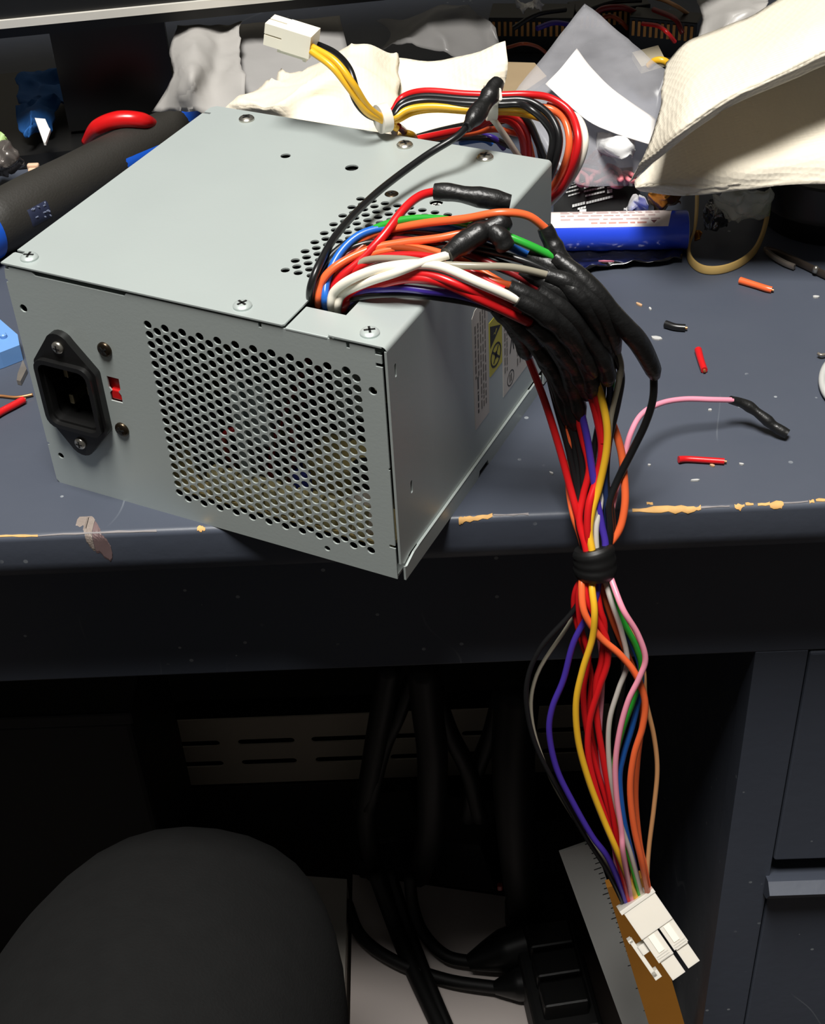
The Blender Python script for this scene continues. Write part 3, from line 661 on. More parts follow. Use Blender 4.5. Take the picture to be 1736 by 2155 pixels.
# translucent plug at the end
NYLON = pm('cloudy_nylon', (222, 216, 204), 0.4, var=0.06, scale=60, sss=0.35)
a0 = ay(1342, 1888, -42); a1 = CAM + ray(1444, 2036)*((a0-CAM).dot(CF)*0.995)
AX = (a1-a0).normalized(); view = (CAM-a0).normalized()
NX = (view - AX*view.dot(AX)).normalized()            # towards the camera
SX = AX.cross(NX).normalized()
if SX.x < 0: SX = -SX
LEN = (a1-a0).length; WD = 0.0175
def plugpt(s, a, n): return a0 + AX*(s*LEN) + SX*(a*WD) + NX*n     # s 0..1 along, a -.5..+.5 across, n thickness
def pbox(s0, s1, b0, b1, n0, n1):
    vs = [plugpt(s, b, n) for n in (n0, n1) for s, b in ((s0, b0), (s1, b0), (s1, b1), (s0, b1))]
    return vs, [(0, 3, 2, 1), (4, 5, 6, 7), (0, 1, 5, 4), (1, 2, 6, 5), (2, 3, 7, 6), (3, 0, 4, 7)]
plug = mk('plug', join(pbox(0.0, 0.40, -0.50, 0.40, -0.006, 0.006), pbox(-0.02, 0.03, -0.56, 0.42, -0.0064, 0.0064)), NYLON, harness)
mk('socket_prong', join(pbox(0.40, 0.74, -0.48, -0.055, -0.0054, 0.0054), pbox(0.74, 1.0, -0.44, -0.075, -0.0046, 0.0046)), NYLON, plug)
mk('socket_prong', join(pbox(0.40, 0.72, 0.0, 0.40, -0.0054, 0.0054), pbox(0.72, 0.99, 0.03, 0.36, -0.0046, 0.0046)), NYLON, plug)
mk('latch', join(pbox(0.36, 0.86, -0.78, -0.68, -0.003, 0.003), pbox(0.46, 0.58, -0.70, -0.46, -0.003, 0.003), pbox(0.80, 0.90, -0.78, -0.60, -0.003, 0.003), pbox(0.34, 0.38, -0.80, -0.70, -0.003, 0.003)), NYLON, plug)
for b in (-0.34, 0.10):
    mk('terminal_window', pbox(0.42, 0.64, b, b+0.16, 0.0054, 0.0058), pm('white_highlight_nylon', (250, 244, 226), 0.35, var=0.02), plug)  # windows whitened: the nylon's highlight is put into their colour
for b in (-0.44, 0.05):
    mk('grip_rib', join(*[pbox(0.66+0.03*k, 0.672+0.03*k, b, b+0.32, 0.0044, 0.0056) for k in range(3)]), NYLON, plug)
# ------------------------------------------------------------------ cable bundle behind the supply
cable = thing('cable_bundle', 'zip-tied cable bundle with white four-pin plug looping behind the power supply', 'cable bundle', az(1000, 290, 0))
ZIP = pm('white_zip_tie', (224, 218, 206), 0.4, var=0.05)
def cw(col, pts, d=2.6): return wire(col, pts, d, cable)
cw('yellow', [(655, 98, 134), (705, 128, 131), (742, 175, 124), (772, 222, 114), (803, 247, 107), (830, 262, 102)], 2.7)
cw('yellow', [(655, 108, 133), (700, 142, 129), (738, 190, 121), (770, 234, 112), (802, 252, 106), (835, 270, 100)], 2.7)
cw('black', [(658, 90, 133), (705, 112, 128), (735, 145, 122), (752, 195, 115), (770, 228, 109), (802, 249, 104)], 2.7)
cw('black', [(655, 96, 131), (702, 124, 126), (730, 165, 118), (748, 212, 110), (772, 240, 106), (804, 254, 102)], 2.7)
B = [('red', 0, -8, 0), ('black', 3, 3, 40), ('black', 6, 12, 54)]
for col, dz, dy, dx in B:
    cw(col, [(806, 250, 103), (828, 238+dy*.6, 106), (848, 212+dy*.9, 109), (895, 200+dy, 112-dz*.3), (980, 206+dy, 112-dz*.3), (1050, 208+dy, 112-dz*.3), (1108-dx*.3, 207+dy, 112-dz*.3), (1158-dx*.75, 216+dy*1.2, 110), (1200-dx, 244+dy, 106), (1217-dx, 290, 100), (1208-dx, 342, 91), (1186-dx, 392, 79), (1150-dx*.8, 425, 68)], 2.9)
cw('yellow', [(808, 252, 104), (832, 246, 106), (860, 230, 108), (910, 224, 109), (990, 230, 108), (1060, 228, 108), (1115, 232, 107), (1155, 244, 103), (1172, 262, 97), (1176, 300, 88)], 2.7)
cw('yellow', [(806, 256, 102), (836, 252, 104), (870, 236, 105), (920, 230, 106), (1000, 235, 105), (1070, 236, 104), (1120, 244, 102), (1160, 262, 96), (1172, 300, 86)], 2.7)
cw('orange', [(1120, 224, 106), (1160, 230, 106), (1188, 254, 102), (1198, 298, 96), (1188, 346, 87), (1164, 392, 75), (1135, 425, 64)], 2.9)
cw('white', [(1186, 232, 104), (1218, 250, 103), (1232, 290, 99), (1224, 335, 91), (1200, 380, 81), (1170, 416, 71), (1140, 444, 60)], 2.6)
cw('red', [(1150, 222, 106), (1190, 238, 104), (1212, 275, 99), (1210, 320, 92), (1190, 365, 82), (1162, 405, 70), (1130, 440, 58)], 2.9)
# tangle just behind the rear edge
cw('red', [(880, 292, 84), (940, 280, 90), (1000, 268, 96), (1045, 250, 100), (1078, 258, 98), (1098, 290, 90), (1104, 330, 78)], 3.0)
cw('red', [(1010, 262, 98), (1050, 240, 102), (1085, 250, 99), (1108, 280, 90), (1112, 330, 78)], 3.0)
cw('orange', [(870, 300, 80), (930, 288, 86), (990, 280, 91), (1040, 272, 94), (1090, 282, 88)], 2.6)
cw('orange', [(1060, 248, 98), (1092, 262, 94), (1110, 292, 86), (1120, 332, 76)], 2.6)
cw('black', [(872, 290, 80), (930, 274, 86), (990, 262, 92), (1040, 258, 95), (1085, 252, 95), (1125, 280, 86), (1140, 335, 74)], 2.7)
cw('black', [(880, 305, 76), (960, 290, 84), (1030, 292, 86), (1080, 310, 80)], 2.7)
cw('black', [(1085, 240, 100), (1112, 256, 96), (1130, 295, 86), (1146, 336, 75)], 3.0)
cw('purple', [(960, 292, 80), (1010, 286, 86), (1040, 292, 86), (1060, 312, 80)], 2.5)
cw('blue', [(970, 300, 78), (1015, 294, 84), (1035, 302, 82)], 2.5)
cw('white', [(1012, 228, 108), (1038, 252, 104), (1062, 286, 96), (1092, 330, 84), (1110, 356, 76)], 2.6)
cw('maroon', [(838, 266, 100), (850, 276, 94), (858, 290, 86)], 2.8)
cw('yellow', [(832, 290, 84), (850, 280, 92), (868, 284, 92), (876, 298, 84)], 2.6)
def ziptie(c, ax, r):
    c = Vector(c); ax = Vector(ax).normalized(); q = ax.to_track_quat('Z', 'Y').to_matrix()
    z = mk('zip_tie', join(lathe([(r, -0.002), (r*1.08, -0.002), (r*1.08, 0.002), (r, 0.002)], 18, q, c), box(c + q @ Vector((r*1.15, 0, 0)), (0.004, 0.004, 0.004), 0.0006)), ZIP, cable, smooth=True, sharp=40)
    return z
ziptie(az(806, 249, 105), az(828, 242, 105)-az(790, 252, 105), 0.0052)
ziptie(az(1032, 216, 110), (1, 0.1, 0), 0.0062)
mk('zip_tie', tube([az(1032, 230, 104), az(1044, 208, 114), az(1052, 198, 120)], 0.0014, flat=(1.6, 0.5)), ZIP, cable)
mk('zip_tie', tube([az(806, 256, 104), az(826, 262, 99), az(832, 284, 92)], 0.0014, flat=(1.6, 0.6)), ZIP, cable)
# white plug
q0 = az(662, 92, 134); q1 = az(566, 62, 138)
ax = (q1-q0).normalized(); up = Vector((0, 0, 1)); up = (up-ax*up.dot(ax)).normalized(); sd = ax.cross(up)
ln = (q1-q0).length
def cb(s0, s1, a0_, a1_, b0, b1):
    vs = [q0+ax*(ln*s)+sd*(a/1000)+up*(b/1000) for b in (b0, b1) for s, a in ((s0, a0_), (s1, a0_), (s1, a1_), (s0, a1_))]
    return vs, [(0, 3, 2, 1), (4, 5, 6, 7), (0, 1, 5, 4), (1, 2, 6, 5), (2, 3, 7, 6), (3, 0, 4, 7)]
IV = pm('ivory_nylon', (240, 234, 216), 0.4, var=0.03)
cp = mk('plug', join(cb(0, .62, -4.8, 4.8, -4.4, 4.4)), IV, cable)
for a in (-4.6, 0.4):
    for b in (-4.3, 0.3): mk('socket_prong', cb(.6, 1.0, a, a+4.2, b, b+4.0), IV, cp)
mk('latch', join(cb(.15, .75, -1.6, 1.6, -7.0, -5.8), cb(.35, .5, -1.6, 1.6, -6.0, -4.2), cb(.1, .17, -2.4, 2.4, -7.2, -5.6)), IV, cp)

# ------------------------------------------------------------------ monitor across the back
mp = az(0, 62, 80); mdir = Vector((math.cos(math.radians(8)), math.sin(math.radians(8)), 0)); mnor = Vector((-mdir.y, mdir.x, 0))
mon = thing('monitor', 'black flat screen monitor with a silver strip along its lower bezel', 'monitor', mp + mdir*0.05 + mnor*0.03 - Vector((0, 0, 0.08)))
def mb(x0, x1, y0, y1, z0, z1):
    vs = [mp+mdir*x+mnor*y+Vector((0, 0, z)) for z in (z0, z1) for x, y in ((x0, y0), (x1, y0), (x1, y1), (x0, y1))]
    return vs, [(0, 3, 2, 1), (4, 5, 6, 7), (0, 1, 5, 4), (1, 2, 6, 5), (2, 3, 7, 6), (3, 0, 4, 7)]
GLOSS = pm('gloss_black', (10, 10, 11), 0.12, var=0.1)
mk('housing', join(mb(-.28, .40, .004, .03, -.006, .36)), BLACKP, mon)
mk('screen', mb(-.265, .385, .0005, .004, .018, .345), GLOSS, mon)
mk('bezel', join(mb(-.28, .40, .001, .004, .0045, .018), mb(-.28, .40, .001, .004, .345, .36)), BLACKP, mon)
mk('silver_strip', mb(-.28, .40, -.001, .004, .0005, .0045), pm('silver_strip', (236, 232, 222), 0.3, 0.3, var=0.03), mon)
mk('stand', join(mb(.02, .08, .03, .045, -.07, .2), mb(-.06, .16, .01, .13, -.0795, -.072)), BLACKP, mon)

# ------------------------------------------------------------------ papers and bags behind the supply
def towel_mat(name, rgb, cell=260, strength=0.5):
    if name in MATS: return MATS[name]
    m = bpy.data.materials.new(name); m.use_nodes = True; nt = m.node_tree; b = nt.nodes['Principled BSDF']
    tc = nt.nodes.new('ShaderNodeTexCoord'); v = nt.nodes.new('ShaderNodeTexVoronoi'); v.inputs['Scale'].default_value = cell; v.inputs['Randomness'].default_value = 0.25
    nt.links.new(tc.outputs['Object'], v.inputs['Vector'])
    n = nt.nodes.new('ShaderNodeTexNoise'); n.inputs['Scale'].default_value = 25; nt.links.new(tc.outputs['Object'], n.inputs['Vector'])
    x = nt.nodes.new('ShaderNodeMix'); x.data_type = 'RGBA'; c = lin(rgb); x.inputs[6].default_value = c; x.inputs[7].default_value = (c[0]*.95, c[1]*.93, c[2]*.9, 1)
    nt.links.new(n.outputs[0], x.inputs[0]); nt.links.new(x.outputs[2], b.inputs['Base Color'])
    bp = nt.nodes.new('ShaderNodeBump'); bp.inputs['Strength'].default_value = strength; bp.inputs['Distance'].default_value = 0.0012
    nt.links.new(v.outputs['Distance'], bp.inputs['Height']); nt.links.new(bp.outputs[0], b.inputs['Normal'])
    b.inputs['Roughness'].default_value = 0.9; b.inputs['Specular IOR Level'].default_value = 0.1
    MATS[name] = m; return m
TOW = towel_mat('embossed_paper_towel', (236, 228, 210), 420, 0.35); TIS = towel_mat('soft_tissue', (236, 227, 208), 600, 0.12)
def Z(rows): return [[az(*p) for p in r] for r in rows]
GP = pm('shaded_paper', (162, 159, 155), 0.8, var=0.06, scale=30)  # white paper greyed: the monitor's shade is put into the colour
tag(mk('tissue_sheet', patch(Z([[(375, 58, 66), (420, 56, 68), (470, 54, 64), (512, 52, 66)], [(358, 112, 62), (408, 110, 72), (462, 105, 64), (508, 110, 66)], [(366, 165, 62), (405, 162, 74), (450, 170, 64), (512, 168, 68)], [(322, 238, 48), (390, 238, 56), (445, 238, 58), (520, 232, 58)]]), 8, 8, 0.0022, 45, 1), GP, smooth=True),
    'crumpled tissue sheet in painted grey shade standing behind the screwdriver handle', 'tissue')
tag(mk('paper_sheet', patch(Z([[(500, 56, 56), (570, 50, 58), (640, 43, 58), (716, 36, 56)], [(502, 110, 58), (580, 112, 56), (660, 108, 58), (730, 100, 54)], [(506, 180, 58), (575, 180, 56), (650, 165, 56), (736, 140, 50)], [(508, 245, 52), (580, 245, 52), (660, 230, 50), (738, 190, 46)]]), 6, 6, 0.0012, 25, 3), pm('shaded_sheet', (150, 148, 146), 0.7, var=0.08), smooth=True),  # the sheet's darker grey is monitor shade put into its colour
    'flat sheet in darker painted shade behind the white four-pin plug', 'paper')
tag(mk('paper_towel', patch(Z([[(598, 158, 68), (660, 142, 80), (720, 112, 92), (775, 96, 96), (834, 122, 84)], [(555, 188, 76), (640, 178, 86), (700, 160, 94), (770, 162, 92), (832, 190, 84)], [(500, 216, 80), (590, 218, 88), (680, 218, 84), (760, 236, 86), (822, 252, 82)], [(472, 238, 76), (580, 254, 80), (680, 272, 80), (760, 286, 80), (826, 296, 76)]]), 9, 9, 0.0035, 38, 5), TIS, smooth=True),
    'crumpled cream tissue heaped behind the left of the power supply', 'paper towel')
tag(mk('paper_towel', patch(Z([[(752, 134, 78), (830, 124, 84), (930, 126, 86), (1000, 110, 92), (1062, 92, 98)], [(750, 182, 74), (840, 176, 80), (930, 172, 82), (1010, 164, 88), (1066, 140, 92)], [(756, 232, 70), (840, 226, 76), (935, 222, 78), (1010, 205, 82), (1058, 186, 84)], [(786, 300, 68), (860, 300, 72), (930, 300, 73), (985, 284, 76), (1032, 240, 79)]]), 7, 7, 0.0018, 28, 8), TOW, smooth=True),
    'white dimpled paper towel lying under the zip-tied cables', 'paper towel')
CLG = pm('smoky_film', (150, 148, 146), 0.25, var=0.1, alpha=0.35)
tag(mk('plastic_bag', patch(Z([[(790, 52, 44), (860, 36, 50), (940, 16, 56), (1045, 66, 50)], [(815, 72, 44), (880, 60, 52), (960, 60, 54), (1050, 90, 46)], [(800, 102, 42), (890, 112, 46), (970, 118, 46), (1040, 110, 44)]]), 10, 10, 0.004, 35, 12), CLG, smooth=True),
    'smoky grey plastic bag crumpled behind the dimpled paper towel', 'plastic bag')
# big folded towel on the right
up_ = Z([[(1398, 132, 60), (1448, 84, 70), (1560, 44, 80), (1636, -4, 88), (1770, -70, 96)], [(1388, 220, 74), (1452, 180, 88), (1562, 126, 96), (1664, 74, 102), (1780, 10, 108)],
         [(1360, 318, 66), (1440, 262, 86), (1540, 196, 96), (1645, 148, 102), (1785, 80, 108)], [(1326, 388, 44), (1416, 308, 74), (1500, 246, 86), (1570, 208, 92), (1790, 118, 100)]])
lo_ = Z([[(1334, 380, 42), (1440, 282, 58), (1540, 206, 64), (1640, 152, 68), (1790, 84, 72)], [(1334, 393, 42), (1450, 335, 54), (1560, 290, 60), (1660, 250, 64), (1790, 195, 68)],
         [(1340, 398, 40), (1455, 376, 50), (1575, 352, 58), (1680, 325, 62), (1790, 300, 66)], [(1350, 402, 36), (1450, 413, 42), (1560, 404, 48), (1650, 389, 52), (1790, 384, 54)]])
tag(mk('paper_towel', join(patch(up_, 9, 9, 0.0013, 22, 2, 0.0006), patch(lo_, 9, 9, 0.0011, 20, 4, 0.0006)), TOW, smooth=True), 'large folded cream paper towel with an open fold above the rubber band', 'paper towel')
# clear zip bag with a blank label
def clear_film(name, tint=(200, 200, 206), fac=0.27, rough=0.22):
    m = bpy.data.materials.new(name); m.use_nodes = True; nt = m.node_tree; nt.nodes.clear()
    o = nt.nodes.new('ShaderNodeOutputMaterial'); t = nt.nodes.new('ShaderNodeBsdfTransparent'); t.inputs[0].default_value = (.97, .97, .97, 1)
    p = nt.nodes.new('ShaderNodeBsdfPrincipled'); p.inputs['Base Color'].default_value = lin(tint); p.inputs['Roughness'].default_value = rough
    mxn = nt.nodes.new('ShaderNodeMixShader'); tc = nt.nodes.new('ShaderNodeTexCoord'); n = nt.nodes.new('ShaderNodeTexNoise'); n.inputs['Scale'].default_value = 35; n.inputs['Detail'].default_value = 5
    r = nt.nodes.new('ShaderNodeMapRange'); r.inputs[1].default_value = 0.3; r.inputs[2].default_value = 0.7; r.inputs[3].default_value = fac*0.65; r.inputs[4].default_value = min(1, fac*1.35)
    bp = nt.nodes.new('ShaderNodeBump'); bp.inputs['Strength'].default_value = 0.35; bp.inputs['Distance'].default_value = 0.001
    nt.links.new(tc.outputs['Object'], n.inputs['Vector']); nt.links.new(n.outputs[0], r.inputs[0]); nt.links.new(r.outputs[0], mxn.inputs[0]); nt.links.new(n.outputs[0], bp.inputs['Height']); nt.links.new(bp.outputs[0], p.inputs['Normal'])
    nt.links.new(t.outputs[0], mxn.inputs[1]); nt.links.new(p.outputs[0], mxn.inputs[2]); nt.links.new(mxn.outputs[0], o.inputs[0])
    return m
CLR = clear_film('clear_zip_film')
bag = mk('zip_bag', patch(Z([[(1233, 10, 72), (1290, 58, 68), (1345, 104, 66), (1404, 150, 64)], [(1180, 75, 66), (1240, 128, 62), (1302, 182, 58), (1390, 232, 50)], [(1126, 140, 60), (1190, 202, 54), (1262, 262, 46), (1368, 306, 38)], [(1078, 200, 56), (1136, 290, 44), (1200, 382, 30), (1338, 398, 20)]]), 7, 7, 0.0012, 30, 6, 0.00015), CLR, smooth=True)
tag(bag, 'clear zip bag with a blank white label', 'plastic bag')
mk('blank_label', patch(Z([[(1214, 102, 69), (1248, 146, 64), (1300, 196, 58.5), (1380, 250, 50)], [(1182, 142, 65), (1220, 186, 60), (1280, 236, 54), (1376, 276, 48)], [(1147, 178, 61), (1196, 220, 57), (1262, 268, 51), (1374, 306, 44)]]), 6, 6, 0.0004, 30, 6, 0.0002), pm('label_white', (238, 234, 232), 0.5, var=0.02), bag, smooth=True)
PINKR = pm('pink_rubber', (226, 132, 140), 0.45, var=0.08)
rr = random.Random(4)
loops = [(1240, 350, 26, 14, .3), (1262, 372, 24, 12, -.4), (1290, 362, 22, 10, .9), (1300, 384, 20, 9, 0), (1225, 378, 18, 10, 1.2), (1325, 372, 16, 8, .5), (1252, 330, 18, 8, -1)]
for i, (x, y, a, b, t) in enumerate(loops):
    P = []
    for k in range(9):
        u = 2*math.pi*k/9; ex = a*math.cos(u)*(1+.25*math.sin(3*u+i)); ey = b*math.sin(u)*(1+.3*math.cos(2*u+i))
        P.append(az(x+ex*math.cos(t)-ey*math.sin(t), y+(ex*math.sin(t)+ey*math.cos(t))*.8, 21+3*math.sin(u*2+i)+2*(i % 3)))
    tag(mk('rubber_band', tube(P, 0.0011, per=5, sides=7, closed=True), PINKR, smooth=True), 'pink rubber band tangled with others by the clear zip bag', 'rubber band', 'pink rubber bands by the zip bag')
tag(mk('plastic_wrap', patch(Z([[(1250, 285, 42), (1290, 278, 46), (1335, 300, 42)], [(1255, 315, 38), (1295, 315, 44), (1338, 325, 38)], [(1275, 335, 32), (1305, 342, 38), (1330, 345, 32)]]), 9, 9, 0.004, 60, 21, 0.0002), clear_film('highlight_wrap', (250, 250, 250), 0.75, 0.12), smooth=True), 'crumpled wrap with shiny highlights painted white on the pink rubber bands', 'plastic wrap')  # white sheet carries the highlights of the shiny plastic in its colour

# ------------------------------------------------------------------ battery and package
be = az(1446, 484, 9.2); bl = az(1150, 489, 9.2); bax = (be-bl).normalized(); bax.z = 0; bax.normalize()
bs = be - bax*0.0652; bside = Vector((bax.y, -bax.x, 0))           # towards the viewer
batt = thing('battery', 'blue cylindrical battery cell with a white printed label', 'battery', (bs+be)/2 - Vector((0, 0, 0.0092)))
BR = 0.0092
Mb = Matrix((bax, bside, Vector((0, 0, 1)))).transposed()
def bcyl(prof, n=28): return [bs + bax*h + bside*(r*math.cos(2*math.pi*k/n)) + Vector((0, 0, r*math.sin(2*math.pi*k/n))) for r, h in prof for k in range(n)], lathe(prof, n)[1]
mk('wrapper', bcyl([(0.004, 0.0), (0.0086, 0.0), (BR, 0.0006), (BR, 0.0646), (0.0088, 0.0652)]), pm('blue_wrap', (44, 78, 226), 0.3, var=0.04, coat=0.3), batt, smooth=True, sharp=50)
mk('end_ring', bcyl([(0.0086, 0.0650), (0.0086, 0.0654), (0.0068, 0.0654), (0.0066, 0.0650), (0.002, 0.0650)]), pm('insulator_ring', (205, 205, 200), 0.5, var=0.03), batt, smooth=True, sharp=40)
def barc(h0, h1, a0_, a1_, r, n=10, cut=0):
    vs = []
    for k in range(n+1):
        a = math.radians(a0_+(a1_-a0_)*k/n)
        for h in (h0, h1 - cut*(k/n)): vs.append(bs+bax*h+bside*(r*math.cos(a))+Vector((0, 0, r*math.sin(a))))
    return vs, [(2*k, 2*k+1, 2*k+3, 2*k+2) for k in range(n)]
lbl = mk('label', barc(0.001, 0.0555, 40, 112, BR+0.00008, 12, -0.0025), pm('battery_label', (232, 220, 216), 0.35, var=0.02), batt, smooth=True)
pr = []
r5 = random.Random(5)
for a in (62, 76, 90, 100):
    h = 0.006
    while h < 0.05:
        l = r5.uniform(.002, .006); pr.append(barc(h, min(h+l, .052), a, a+5.5, BR+0.00014, 2)); h += l+r5.uniform(.0008, .0018)
mk('print', join(*pr), pm('faded_ink', (186, 160, 158), 0.5, var=0.1), lbl)
pr = []; h = 0.02
while h < 0.046: 
    l = r5.uniform(.002, .005); pr.append(barc(h, h+l, 50, 55, BR+0.00014, 2)); h += l+.001
tv, tf = barc(.0475, .0505, 50, 60, BR+0.00014, 1)
tv = [tv[0]*.5+tv[1]*.5, tv[2], tv[3]]
mk('print', join(*pr), pm('red_brown_ink', (196, 128, 112), 0.5, var=0.1), lbl)
mk('warning_triangle', (tv, [(0, 2, 1)]), pm('dark_red_ink', (110, 50, 60), .5), lbl)
# black packet with white print behind the battery
pk = Z([[(1168, 366, 18), (1230, 360, 19), (1330, 352, 17)], [(1166, 410, 15), (1240, 405, 16), (1345, 402, 15)], [(1166, 455, 12), (1240, 452, 12), (1360, 448, 11)]])
pack = mk('packet', patch(pk, 6, 6, 0.0005, 30, 2, 0.006), pm('packet_black', (22, 23, 23), 0.4, var=0.1), smooth=True, sharp=50)
tag(pack, 'black packet with white printed lines behind the battery', 'packet')
WINK = pm('white_ink', (206, 208, 206), 0.5, var=0.1, scale=300)
zs = 330/1736
def zz(y): return 18.6 - (y-362)/90.0*6.6 + 1.1
bars_ = [((205, 190), (340, 155), 16), ((215, 228), (360, 190), 16), ((240, 266), (375, 228), 16), ((390, 145), (500, 110), 14), ((415, 180), (535, 145), 18), ((415, 215), (645, 165), 20), ((430, 265), (650, 215), 20), ((550, 150), (640, 130), 18), ((285, 372), (430, 335), 30), ((440, 340), (740, 265), 26), ((345, 408), (440, 385), 22), ((160, 180), (480, 90), 5), ((255, 95), (300, 85), 28), ((190, 125), (215, 115), 26), ((670, 175), (720, 165), 18)]
def bar(p, q, hgt):
    (x0, y0), (x1, y1) = p, q
    f = lambda x, y: az(1150+x*zs, 360+y*zs, zz(360+y*zs))
    return [f(x0, y0), f(x0, y0+hgt), f(x1, y1+hgt), f(x1, y1)], [(0, 1, 2, 3)]
P = []
for p, q, hgt in bars_:
    n = max(1, int(abs(q[0]-p[0])/28)); 
    for k in range(n):
        t0 = k/n; t1 = (k+0.86)/n
        P.append(bar((p[0]+(q[0]-p[0])*t0, p[1]+(q[1]-p[1])*t0), (p[0]+(q[0]-p[0])*t1, p[1]+(q[1]-p[1])*t1), hgt))
P.append(bar((365, 425), (440, 418), 45)); P.append(bar((672, 205), (728, 195), 42))
mk('print', join(*P), WINK, pack)

# rubber band, films and wrappers
tag(mk('rubber_band', tube([az(*p) for p in ((1467, 405, 34), (1466, 440, 24), (1462, 480, 12), (1450, 515, 3), (1452, 545, 2.2), (1475, 565, 2.2), (1512, 568, 2.2), (1552, 556, 2.2), (1584, 532, 2.4), (1602, 500, 5), (1613, 462, 12), (1618, 425, 20))], 0.0016, per=8, sides=8, flat=(1.2, 0.45)), pm('tan_rubber', (206, 172, 104), 0.5, var=0.08), smooth=True, sharp=50), 'flat tan rubber band looping out onto the desk beside the battery', 'rubber band')
FILM = pm('black_film', (16, 16, 18), 0.1, var=0.2, coat=0.5)
def flatZ(rows, z, s): 
    r9 = random.Random(s); return [[az(x, y, z+r9.uniform(0, z)) for x, y in r] for r in rows]
tag(mk('black_film', patch(flatZ([[(1185, 512), (1270, 510), (1360, 512), (1438, 516)], [(1178, 540), (1265, 532), (1360, 530), (1440, 532)], [(1205, 578), (1280, 562), (1365, 552), (1436, 546)]], 1.6, 3), 12, 12, 0.0016, 110, 31, 0.0002), FILM, smooth=True), 'crinkled glossy black film lying under the front of the battery', 'plastic film')
tag(mk('foil_wrapper', patch(Z([[(1484, 432, 10), (1510, 425, 16), (1538, 432, 12)], [(1478, 462, 10), (1508, 455, 16), (1536, 462, 12)], [(1482, 490, 3), (1500, 486, 8), (1532, 478, 4)]]), 12, 12, 0.003, 120, 7, 0.0002), pm('crinkled_foil', (120, 120, 120), 0.14, 0.85, var=0.5, scale=200), smooth=True), 'crinkled silver foil between the rubber band and the clear wrap', 'foil')
tag(mk('clear_wrap', patch(Z([[(1500, 412, 34), (1550, 405, 40), (1625, 400, 34)], [(1508, 440, 26), (1560, 438, 32), (1622, 432, 26)], [(1530, 470, 14), (1570, 472, 18), (1612, 462, 14)]]), 12, 12, 0.003, 80, 9, 0.0002), clear_film('grey_green_wrap', (186, 186, 168), 0.6, 0.2), smooth=True), 'crumpled clear wrap hanging below the folded paper towel', 'plastic wrap')
tag(mk('leaf_wrapper', patch(Z([[(1586, 424, 22), (1622, 420, 22)], [(1584, 452, 17), (1618, 456, 17)]]), 6, 6, 0.001, 60, 3, 0.0003), pm('olive_green', (126, 140, 70), 0.5), smooth=True), 'small olive green wrapper under the clear wrap', 'wrapper')
tag(mk('gold_wrapper', patch(Z([[(1362, 412, 24), (1395, 408, 28), (1440, 410, 24)], [(1366, 428, 18), (1400, 424, 24), (1438, 424, 18)], [(1372, 444, 12), (1402, 440, 16), (1432, 438, 12)]]), 10, 10, 0.003, 90, 17, 0.0002), pm('gold_foil', (168, 112, 40), 0.22, 0.8, var=0.4, scale=100), smooth=True), 'crumpled gold wrapper behind the battery under the paper towel', 'wrapper')
tag(mk('foil_wrapper', patch(Z([[(1330, 422, 18), (1348, 414, 22), (1362, 430, 18)], [(1312, 436, 14), (1340, 430, 18), (1362, 440, 14)], [(1308, 448, 11), (1335, 448, 13), (1360, 448, 12)]]), 9, 9, 0.003, 130, 27, 0.0002), pm('white_foil', (225, 225, 225), 0.25, 0.3, var=0.3, scale=200), smooth=True), 'white crinkled foil scrap between the black packet and gold wrapper', 'foil')
tag(mk('gold_scrap', patch(Z([[(1462, 490, 8), (1478, 484, 10)], [(1458, 510, 4), (1472, 502, 6)]]), 8, 8, 0.002, 200, 2, 0.0003), pm('gold_foil', (168, 112, 40)), smooth=True), 'tiny gold scrap beside the end of the battery', 'wrapper')
tag(mk('dark_tub', lathe([(0.016, 0), (0.030, 0.0), (0.034, 0.012), (0.033, 0.014), (0.036, 0.030), (0.035, 0.031), (0.03, 0.024)], 32, o=az(1738, 455, 0)), BLACKP, smooth=True, sharp=40), 'black round tub under the right end of the folded paper towel', 'tub')
# loose bits on the bare desk
CLIP = pm('tarnished_metal', (150, 142, 132), 0.35, 0.6, var=0.4, scale=120)
clip = thing('tweezers', 'tarnished metal tweezers lying at the right edge of the desk', 'tweezers', az(1680, 550, 0))
mk('arm', tube([az(*p) for p in ((1612, 525, 3), (1640, 533, 3), (1690, 556, 2.5), (1740, 580, 2.5), (1800, 606, 2.5))], 0.0011, flat=(1.5, 0.7)), pm('dark_tarnish', (84, 74, 66), 0.4, 0.6, var=0.4, scale=150), clip, smooth=True, sharp=50)
mk('arm', tube([az(*p) for p in ((1610, 524, 2.4), (1625, 538, 2.4), (1650, 553, 2.2), (1672, 562, 2))], 0.0011, flat=(1.2, 0.8)), CLIP, clip, smooth=True, sharp=50)
mk('rivet', lathe([(0.0015, 0), (0.0014, 0.002), (0.0006, 0.003)], 12, o=az(1716, 572, 2)), BRIGHT, clip, smooth=True)
def stub(name, col, pts, d, label, cat='wire scrap', copper=False):
    o = thing(name, label, cat, az(pts[0][0], pts[0][1], 0))
    C = [az(*p) for p in pts]
    n = len(pts); mk('insulation', tube(C, 0, per=6, sides=10, radii=[d/2000*(1.1 if i == 0 else 1.0) for i in range(max(2, n))]), wm(col), o, smooth=True, sharp=50)
    t = (C[-1]-C[-2]).normalized()
    mk('core', tube([C[-1]-t*0.001, C[-1]+t*0.0009], d/5000, raw=True, sides=8), pm('copper', (200, 140, 90), 0.35, 0.7), o, smooth=True, sharp=50)
    return o
stub('wire_scrap', 'orange', [(1557, 590, 1.6), (1590, 600, 1.6), (1612, 607, 1.6), (1624, 610, 1.4)], 3.0, 'short orange wire offcut below the rubber band')
